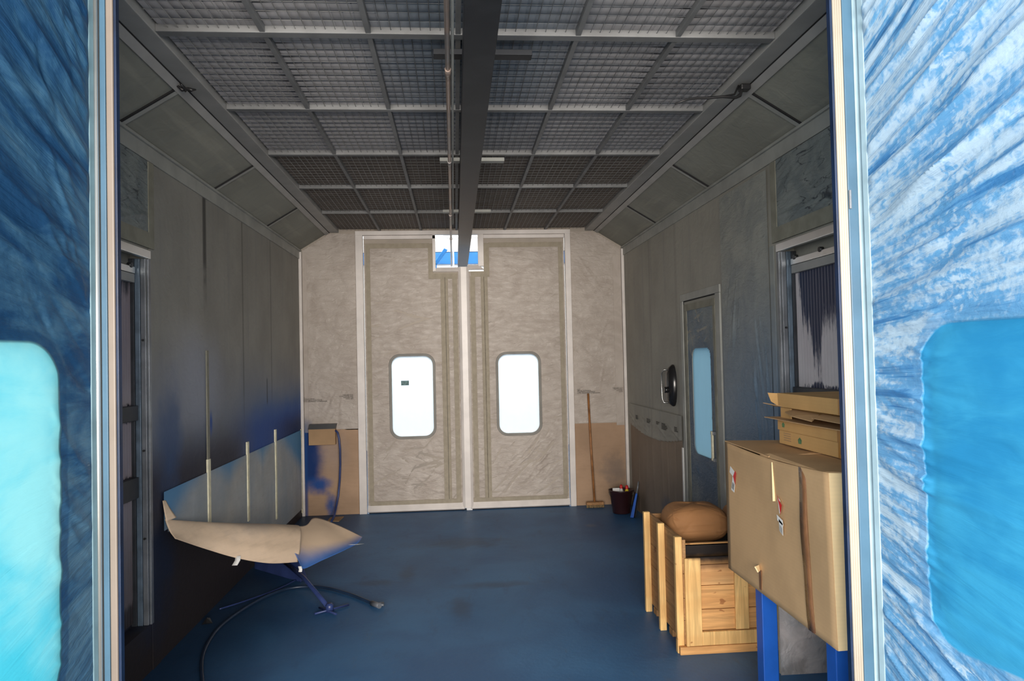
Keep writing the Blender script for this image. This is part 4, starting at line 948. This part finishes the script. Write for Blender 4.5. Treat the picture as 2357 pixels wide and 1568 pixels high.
# ================================================================== FLOOR OBJECTS ON THE LEFT
t = thing('stand_leg', 'blue sprayed metal bar with a cross foot lying on the floor by the hose', 'stand', (-1.2, 5.9, 0))
MB().tube([(-1.50, 6.45, .14), (-1.259, 6.082, .10), (-.985, 5.56, .035)], .017, 8).build('bar', M['bar_blue'] if 'bar_blue' in M else M['hose_blue'], t)
MB().tube([(-1.06, 5.47, .012), (-.84, 5.64, .012)], .008, 6).tube([(-1.05, 5.60, .012), (-.90, 5.44, .012)], .008, 6).build('cross_foot', M['hose_blue'], t)
MB().lathe([(0, 0), (.03, 0), (.03, .045), (.02, .06), (0, .06)], 12, (-.965, 5.54, 0)).build('foot_clamp', M['hose_blue'], t)
t = thing('air_hose', 'black air hose with a metal coupling curving over the floor', 'hose', (-1.2, 6.0, 0))
hp = [V3(-1.40, 4.15, .014), V3(-1.60, 4.70, .014), V3(-1.67, 5.1, .014), V3(-1.66, 5.42, .014), V3(-1.565, 5.812, .014), V3(-1.429, 6.069, .014), V3(-1.268, 6.135, .014), V3(-1.083, 6.073, .014), V3(-.884, 5.90, .014), V3(-.729, 5.72, .014), V3(-.64, 5.60, .016)]
MB().tube([catmull(hp, i/60) for i in range(61)], .012, 8).build('hose_run', M['hose'], t)
tag(MB().tube([(-.665, 5.625, .018), (-.625, 5.58, .020), (-.60, 5.55, .020)], .020, 10).tube([(-.63, 5.58, .02), (-.57, 5.57, .02)], .010, 8).tube([(-.62, 5.61, .02), (-.58, 5.64, .012)], .008, 8).build('coupling', M['coupling'] if 'coupling' in M else M['alu_dull'], t), 'metal coupling')
t2 = MB().tube([catmull([V3(-1.80, 5.68, .012), V3(-1.66, 5.85, .010), V3(-1.48, 6.1, .012), V3(-1.38, 6.35, .010)], i/20) for i in range(21)], .006, 6).build('thin_cable', M['hose_blue'])
tag(t2, 'thin blue sprayed cable on the floor behind the black hose', 'cable')
tag(MB().add([(-1.83, 5.38, .004), (-1.79, 5.36, .02), (-1.76, 5.40, .004), (-1.79, 5.44, .03), (-1.80, 5.40, .045)], [(0, 1, 4), (1, 2, 4), (2, 3, 4), (3, 0, 4), (0, 1, 2, 3)]).build('paper_scrap', M['rubber']), 'small dark crumpled scrap at the foot of the left wall', 'scrap')
tag(MB().hexa([(-1.52, 8.66, .001), (-1.38, 8.62, .001), (-1.36, 8.86, .001), (-1.52, 8.88, .001), (-1.52, 8.66, .006), (-1.38, 8.62, .010), (-1.36, 8.86, .012), (-1.52, 8.88, .004)]).build('cardboard_scrap', M['card_in']), 'flat brown cardboard scrap on the floor by the wall hose', 'scrap')

# ================================================================== CRATE
t = thing('wooden_crate', 'open pine crate with vertical battens standing behind the large cardboard box', 'crate', (1.72, 4.85, 0))
xa, xb, ya, yb = 1.372, 2.07, 4.47, 5.24
for za, zb in ((.055, .20), (.203, .335), (.338, .485), (.488, .695)):
    MB().box(xa, xa+.02, ya-.02, yb+.02, za, zb).build('side_board', M['pine_side'], t, .002)
    MB().box(xb-.02, xb, ya, yb+.02, za, zb).build('side_board', M['pine_side'], t, .002)
for i, (za, zb) in enumerate(((.055, .132), (.137, .262), (.266, .408), (.412, .535))):
    MB().box(xa+.02, xb, ya-.02, ya, za, zb).build('front_board', M['front_top' if i == 3 else 'pine'], t, .002)
    MB().box(xa+.02, xb-.02, yb, yb+.02, za+.02, zb+.05).build('back_board', M['pine_back'] if 'pine_back' in M else M['pine_side'], t, .002)
MB().box(xa+.02, xb-.02, yb, yb+.02, .625, .69).build('back_board', M['pine_side'], t, .002)
tag(MB().box(xa+.02, xb-.02, ya-.002, ya+.018, .50, .578).build('scorched_board', M['pine_scorched'], t), 'scorched black board')
MB().box(xa+.03, xb-.02, ya+.10, ya+.125, .50, .635).build('inner_rail', M['scorch_rail'] if 'scorch_rail' in M else M['pine_scorched'], t, .002)
tag(MB().box(xa+.03, xb-.02, ya+.10, ya+.125, .625, .640).build('inner_rail', M['pine'], t, .002), 'pale top edge of the inner rail')
for k, y in enumerate((4.475, 4.855, 5.22)):
    tag(MB().box(1.328, xa, y-.018, y+.018, 0, .712).build('batten', M['pine_batten'], t, .003), 'pale vertical batten on the left side')
MB().box(xa+.005, xa+.026, ya-.045, ya-.02, .05, .585).build('batten', M['pine_batten'], t, .003)
MB().box(xa+.026, xa+.105, ya-.042, ya-.02, .05, .585).build('batten', M['batten_scorched'], t, .003)
MB().box(1.690, 1.775, ya-.042, ya-.02, .14, .60).build('batten', M['pine_batten'], t, .003)
MB().box(1.335, xb, ya-.045, ya+.02, 0, .048).build('bottom_rail', M['pine'], t, .003)
MB().box(xa+.105, xb, ya-.040, ya-.02, .05, .132).build('bottom_board', M['pine_batten'], t, .003)
for y in (4.72, 5.1): MB().box(1.375, xb, y, y+.08, 0, .045).build('bottom_rail', M['pine_side'], t, .003)
MB().box(xa+.02, xb-.02, ya, yb, .048, .06).build('base_board', M['pine_side'], t)
tag(MB().box(xa-.001, xa+.001, 4.95, 4.985, .44, .46).box(xa-.0015, xa+.001, 5.0, 5.02, .33, .37).build('label', M['white_paper'], t), 'small white label scraps')
mk = MB(); mk.box(1.685, 1.688, ya-.0445, ya-.043, .50, .53); M['ink_box'] = plain('stamp_ink', (.12, .07, .03), .7)
mm = MB()
for (u0_, v0_, u1_, v1_) in ((1.70, .535, 1.735, .505), (1.705, .515, 1.735, .545), (1.715, .505, 1.74, .53), (1.70, .52, 1.72, .50), (1.725, .55, 1.742, .52)):
    mm.tube([(u0_, ya-.043, v0_), (u1_, ya-.043, v1_)], .0018, 4)
mm.build('stamp', M['ink_box'], t)
# dark block filling the inside of the crate, and the brown bag on it
def pillow(name, c, r, mat, lab, cat, seed=1, e=.5, parent=None, creases=26):
    rng = random.Random(seed); nu, nv = 150, 80; vs = []; 
    cr = [(rng.uniform(-math.pi, math.pi), rng.uniform(-1.2, 1.3), rng.uniform(0, math.pi), rng.uniform(.15, .5), rng.uniform(.02, .05), rng.uniform(.010, .024)) for _ in range(creases)]
    sp = lambda x, p: math.copysign(abs(x)**p, x)
    for j in range(nv+1):
        ph = -math.pi/2+math.pi*j/nv
        for i in range(nu):
            th = 2*math.pi*i/nu; k = 1+.03*math.sin(3*th+seed)*math.cos(2*ph)
            for (a, b, an, L_, w_, am) in cr:
                dt = (th-a+math.pi) % (2*math.pi)-math.pi; dp = ph-b; u = dt*math.cos(an)+dp*math.sin(an); v = dp*math.cos(an)-dt*math.sin(an)
                k += am*max(0, math.cos(ph))**.7*math.exp(-(u/L_)**2-(v/w_)**2)*(1 if int(a*10) % 2 else -1)
            cp = sp(math.cos(ph), e*1.1)
            vs.append((c[0]+r[0]*k*cp*sp(math.cos(th), e), c[1]+r[1]*k*cp*sp(math.sin(th), e), c[2]+r[2]*k*sp(math.sin(ph), e*1.5)))
    fs = [(j*nu+i, j*nu+(i+1) % nu, (j+1)*nu+(i+1) % nu, (j+1)*nu+i) for j in range(nv) for i in range(nu)]
    o = MB().add(vs, fs, True).build(name, M[mat], parent)
    return tag(o, lab, cat)
M['dark_block'] = plain('dark_block_inside', (.02, .018, .018), .9)
tag(MB().box(1.40, 2.04, 4.60, 5.22, .07, .54).build('dark_inner_block', M['dark_block'], None, .02), 'dark block filling the pine crate', 'packing')
pillow('paper_bag', (1.625, 5.00, .68), (.205, .185, .125), 'brown_bag', 'brown paper wrapped bag bulging out of the pine crate', 'bag', 4, .50, None, 120)
pillow('paper_bag', (1.955, 5.02, .66), (.075, .18, .11), 'brown_bag', 'second brown paper bag at the back of the crate behind the cardboard box', 'bag', 9, .5)

# ================================================================== TABLE, BIG BOX, STACK
t = thing('steel_table', 'blue steel trestle table under the large cardboard box', 'table', (1.8, 3.4, 0))
ZT = .640
M['green_edge'] = plain('dark_green_edge', (.01, .07, .06), .5)
MB().box(1.535, 2.06, 2.90, 3.98, ZT-.022, ZT).build('table_top', M['green_edge'], t, .003)
for x in (1.535, 1.98):
    for y in (2.93, 3.66): MB().box(x, x+.08, y, y+.08, 0, ZT-.022).build('leg', M['blue_steel'], t, .004)
MB().box(1.60, 1.62, 3.01, 3.66, ZT-.05, ZT-.022).build('side_rail', M['blue_steel'], t, .003)
MB().box(1.66, 2.0, 2.95, 2.99, ZT-.07, ZT-.022).build('side_rail', M['yellow'], t, .003)
tag(MB().tube([(1.635, 3.72, .60), (1.628, 3.735, .12)], .010, 6).build('brace', M['yellow'], t), 'yellow brace behind the leg')

bxa, bxb, bya, byb, bz0, bz1 = 1.50, 2.02, 2.86, 4.00, ZT+.001, 1.345
t = thing('large_cardboard_box', 'large closed cardboard box with brown packing tape on the blue table', 'box', (1.76, 3.4, bz0))
# walls follow a slightly bowed front corner
mb = MB(); N_ = 24
def bx_pt(u, v):   # left face: u along y from near to far, v height
    y = bya+.03*(1-u)*v*0 + (byb-bya)*u; x = bxa + .012*math.sin(u*math.pi)*math.sin(v*math.pi) - .0*u
    z = bz0+(bz1-bz0)*v - (.018*math.sin(min(1, u*1.0)*math.pi)*v)
    return (x, y+(.03*(1-v)*(1-u)*-1 + .012), z)
vs = [bx_pt(i/N_, j/N_) for j in range(N_+1) for i in range(N_+1)]
fs = [(j*(N_+1)+i, j*(N_+1)+i+1, (j+1)*(N_+1)+i+1, (j+1)*(N_+1)+i) for j in range(N_) for i in range(N_)]
mb.add(vs, fs, True).build('side_panel', M['card'], t, solid=.006)
MB().add([bx_pt(0, 0), bx_pt(0, .5), bx_pt(0, 1), (1.575, 2.872, bz1-.004), (1.585, 2.86, .98), (1.578, 2.845, bz0)], [(0, 1, 4, 5), (1, 2, 3, 4)]).build('corner_panel', M['card_lt'], t, solid=.005)
MB().add([(1.575, 2.872, bz1-.004), (1.585, 2.86, .98), (1.578, 2.845, bz0), (bxb, 2.88, bz0), (bxb, 2.89, .98), (bxb, 2.885, bz1-.004)], [(0, 1, 4, 5), (1, 2, 3, 4)]).build('front_panel', M['card_lt2'], t, solid=.005)
MB().box(bxb-.006, bxb, 2.87, byb, bz0, bz1-.01).build('side_panel', M['card'], t); MB().box(bxa+.005, bxb, byb-.01, byb-.004, bz0, bz1-.02).build('back_panel', M['card'], t)
MB().box(bxa+.006, bxb-.006, 2.88, byb-.01, bz0, bz0+.006).build('base_panel', M['card'], t)
# top flaps, slightly sprung
def flap(pts, mat='card', par=None, nm='top_flap', th=.005):
    return MB().add(pts, [tuple(range(len(pts)))]).build(nm, M[mat], par or t, solid=th)
flap([(bxa-.004, byb+.01, bz1+.004), (bxb-.02, byb, bz1-.006), (bxb-.02, 3.45, bz1-.008), (1.70, 3.42, bz1+.0), (bxa+.006, 3.46, bz1-.012)])
flap([(bxa+.006, 3.56, bz1-.017), (bxa+.03, 3.50, bz1-.004), (bxb-.02, 3.50, bz1-.002), (bxb-.02, 2.90, bz1-.006), (1.575, 2.90, bz1-.006), (bxa+.012, 2.96, bz1-.010)])
tag(MB().add([(bxa-.003+.002*math.sin(i), 3.13+.018*math.sin(i*.25)-(i/12)*.05+.0, bz1-.012-(bz1-bz0-.01)*i/12) for i in range(13)] + [(bxa-.003+.002*math.sin(i+1), 3.065+.018*math.sin(i*.25)-(i/12)*.05-.0, bz1-.012-(bz1-bz0-.01)*i/12) for i in range(13)],
              [(i, i+1, 14+i, 13+i) for i in range(12)], True).build('packing_tape', M['packing_tape'], t, solid=.001), 'brown packing tape')
MB().box(bxa-.006, bxa+.01, 3.398, 3.401, 1.13, bz1-.03).build('torn_edge', M['card_lt'], t)
flap([(bxa-.001, 3.60, .772), (bxa-.035, 3.565, .775), (bxa-.028, 3.545, .752), (bxa-.001, 3.585, .748)], 'card_lt', nm='torn_tab')
MB().box(bxa-.004, bxa, 3.565, 3.592, .655, .752).build('torn_patch', M['card_dk'] if 'card_dk' in M else M['packing_tape'], t)
def lab_sticker(y, z, tilt, s=1.):
    o = MB(); ca, sa = math.cos(tilt), math.sin(tilt)
    P = lambda a, b: (bxa-.0055, y-(a*ca-b*sa)*s, z+(a*sa+b*ca)*s)
    w = MB().add([P(0, 0), P(.05, 0), P(.05, .025), P(0, .025)], [(0, 1, 2, 3)]).add([P(.032, -.055), P(.06, -.05), P(.055, .01), P(.03, 0)], [(0, 1, 2, 3)])
    k = w.build('shipping_label', M['white_paper'], t, solid=.0008); tag(k, 'white and red shipping label')
    P2 = lambda a, b: (bxa-.0066, y-(a*ca-b*sa)*s, z+(a*sa+b*ca)*s)
    MB().add([P2(.036, .002), P2(.062, -.02), P2(.058, .028), P2(.045, .03)], [(0, 1, 2, 3)]).build('red_print', M['red'], k)
    bb = MB()
    for i in range(5): bb.add([P2(.036+i*.004, -.045), P2(.038+i*.004, -.045), P2(.038+i*.004, -.02), P2(.036+i*.004, -.02)], [(0, 1, 2, 3)])
    bb.build('bar_print', M['ink'], k)
lab_sticker(3.945, 1.185, -.35, 1.5); 
o = MB().add([(bxa-.0055, 3.345, 1.16), (bxa-.0055, 3.322, 1.15), (bxa-.0055, 3.315, 1.10), (bxa-.0055, 3.33, 1.085)], [(0, 1, 2, 3)]).add([(bxa-.0055, 3.36, 1.075), (bxa-.0055, 3.30, 1.06), (bxa-.0055, 3.295, 1.035), (bxa-.0055, 3.355, 1.05)], [(0, 1, 2, 3)]).add([(bxa-.0055, 3.34, 1.06), (bxa-.0055, 3.30, 1.045), (bxa-.0055, 3.30, .99), (bxa-.0055, 3.335, 1.005)], [(0, 1, 2, 3)]).build('shipping_label', M['white_paper'], t, solid=.0008)
tag(o, 'torn white and red shipping label'); MB().add([(bxa-.0066, 3.35, 1.175), (bxa-.0066, 3.33, 1.15), (bxa-.0066, 3.30, 1.13), (bxa-.0066, 3.318, 1.08), (bxa-.0066, 3.328, 1.12)], [(0, 1, 2, 3, 4)]).build('red_print', M['red'], o)
bb = MB()
for i in range(6): bb.add([(bxa-.0066, 3.331-i*.005, 1.035-i*.002), (bxa-.0066, 3.329-i*.005, 1.035-i*.002), (bxa-.0066, 3.329-i*.005, 1.005-i*.002), (bxa-.0066, 3.331-i*.005, 1.005-i*.002)], [(0, 1, 2, 3)])
bb.build('bar_print', M['ink'], o)

# stack of flat boxes
def flat_box(ya, yb, xa, xb, za, zb, lab, mat='card_warm'):
    t = thing('flat_cardboard_box', lab, 'box', ((xa+xb)/2, (ya+yb)/2, za), (0, 0, 0), 'flat boxes stacked on the large cardboard box')
    MB().box(xa, xb, ya, yb, za, zb).build('box_body', M[mat], t, .002)
    MB().box(xa-.0012, xa+.001, ya+.16, ya+.225, za, zb).build('packing_tape', M['tape_clear'], t)
    return t
M['tape_clear'] = plain('amber_packing_tape', (.40, .19, .05), .2, 0, .1)
Z1 = bz1+.002
b1 = flat_box(3.02, 3.86, 1.745, 2.08, Z1, Z1+.072, 'bottom flat cardboard box of the stack with a green printed mark')
b2 = flat_box(3.02, 3.87, 1.742, 2.08, Z1+.073, Z1+.130, 'second flat cardboard box of the stack with a wide flap on top')
b3 = thing('flat_cardboard_box', 'open cardboard box with lifted flaps and dark inside, third in the stack', 'box', (1.9, 3.4, Z1+.131), (0, 0, 0), 'flat boxes stacked on the large cardboard box')
b4 = flat_box(3.00, 3.86, 1.74, 2.08, Z1+.198, Z1+.272, 'topmost flat cardboard box of the stack with a pointed open corner')
fz = Z1+.133
flap([(1.69, 3.92, fz+.005), (1.70, 3.45, fz+.002), (1.72, 3.02, fz+.002), (2.05, 3.02, fz+.002), (2.05, 3.86, fz+.004)], 'card', b3, 'lower_flap', .004)
MB().box(1.757, 1.763, 3.74, 3.86, fz+.004, Z1+.194).box(2.05, 2.056, 3.05, 3.86, fz+.004, Z1+.194).box(1.76, 2.05, 3.854, 3.86, fz+.004, Z1+.194).build('box_body', M['card_warm'], b3)
flap([(1.715, 3.72, Z1+.178), (1.665, 3.54, Z1+.172), (1.68, 3.36, Z1+.160), (1.76, 3.44, Z1+.184), (1.765, 3.72, Z1+.188)], 'card', b3, 'lifted_flap', .004)
flap([(1.70, 3.40, Z1+.172), (1.69, 3.05, Z1+.170), (1.76, 3.02, Z1+.186), (1.765, 3.42, Z1+.186)], 'card', b3, 'lifted_flap', .004)
flap([(1.742, 3.86, Z1+.270), (1.705, 3.90, Z1+.272), (1.716, 3.885, Z1+.225), (1.742, 3.85, Z1+.200)], 'card_warm', b4, 'corner_flap', .003)
flap([(1.69, 3.93, Z1+.215), (1.742, 3.80, Z1+.202), (1.742, 3.88, Z1+.197)], 'card', b4, 'corner_flap', .003)
# printed marks
mk = MB()
for cy, cz, r in ((3.62, Z1+.036, .022), (3.80, Z1+.102, .018)):
    mk.add([(1.7415 if cz > Z1+.07 else 1.7435, cy+r*math.cos(a)*1.0, cz+r*math.sin(a)*.9) for a in (0.3, 1.57, 2.8, 3.9, 5.5)], [(0, 1, 2, 3, 4)])
tag(mk.build('printed_mark', M['ink_green'], b1), 'green printed mark')
mm = MB()
for i in range(4): mm.box(1.7425, 1.7440, 3.72, 3.80, Z1+.022+.012*i, Z1+.026+.012*i)
mm.build('printed_mark', M['ink_faint'] if 'ink_faint' in M else M['card_in'], b1)
text_part('EFR', .045, (1.7430, 3.225, Z1+.018), (math.pi/2, 0, -math.pi/2), M['ink_box'], b1)

# grey plastic sheet standing under the table
rng = random.Random(21); t = thing('plastic_sheet', 'grey plastic covered panel standing on the floor behind the blue table leg', 'panel', (1.95, 4.08, 0))
MB().box(1.815, 2.12, 4.085, 4.115, .0, .80).build('panel_core', M['steel_dark'], t, .004)
sheet('film_sheet', lambda u, k, v: (u+1.812, 4.084-k, v), .31, .80, .008, M['grey_sheet'], t, rnd_folds(rng, 20, (.05, .3), (.2, .5), (-30, 60), (.03, .12), (.004, .010), (.003, .010)))

# ================================================================== HALL SEEN OVER THE BACK DOORS
M['hall_white'] = plain('hall_white_wall', (.85, .84, .80), .7, 0, .04); M['hall_blue'] = plain('hall_blue_band', (.02, .22, .62), .5, 0, .1)
struct(MB().box(-5, 6, 15.4, 15.6, 0, 3.86).box(-5, 6, 15.4, 15.6, 4.12, 5.2).build('wall_hall', M['hall_white']))
trim(MB().box(-5, 6, 15.36, 15.55, 3.86, 4.10), M['hall_blue'], 'blue band of the far hall wall')
for i, y in enumerate((13.0, 14.3)):
    mb = MB().box(-3, 3, y, y+.05, 4.28-.05*i, 4.33-.05*i).box(-3, 3, y, y+.05, 4.72, 4.77)
    for k in range(12): mb.tube([(-3+k*.5, y+.02, 4.30), (-2.75+k*.5, y+.02, 4.74)], .012, 5); mb.tube([(-2.75+k*.5, y+.02, 4.74), (-2.5+k*.5, y+.02, 4.30)], .012, 5)
    trim(mb, M['hall_white'], 'roof truss of the hall')
tag(MB().hexa([(-.36, 13, 3.55), (-.30, 13, 3.53), (-.30, 13.05, 3.53), (-.36, 13.05, 3.55), (-.16, 13, 3.83), (-.10, 13, 3.80), (-.10, 13.05, 3.80), (-.16, 13.05, 3.83)]).box(-.42, -.30, 13.0, 13.08, 0, 3.56).build('crane_arm', M['hall_cyan'] if 'hall_cyan' in M else M['hall_blue'], None, .004), 'light blue arm rising behind the rail opening above the doors', 'arm')
tag(MB().tube([(.0, 12.5, 0), (.0, 12.5, 3.9)], .012, 8).build('white_pole', M['white_plastic']), 'thin white pole seen through the rail opening', 'pole')
t = thing('hall_lamp', 'bright round hall lamp seen through the rail opening above the doors', 'lamp', (-.26, 13.02, 4.12))
ml = bpy.data.materials.new('lamp_glow'); ml.use_nodes = True; ml.node_tree.nodes['Principled BSDF'].inputs['Emission Color'].default_value = (1, .93, .82, 1); ml.node_tree.nodes['Principled BSDF'].inputs['Emission Strength'].default_value = 30
MB().lathe([(0, 0), (.09, .005), (.11, .03), (.10, .05)], 20, (-.26, 13.02, 4.06)).build('lamp_glass', ml, t)
MB().lathe([(.10, .05), (.12, .05), (.05, .16), (0, .17)], 20, (-.26, 13.02, 4.06)).tube([(-.26, 13.02, 4.2), (-.26, 13.02, 4.285)], .008, 6).build('lamp_housing', M['white_plastic'], t)
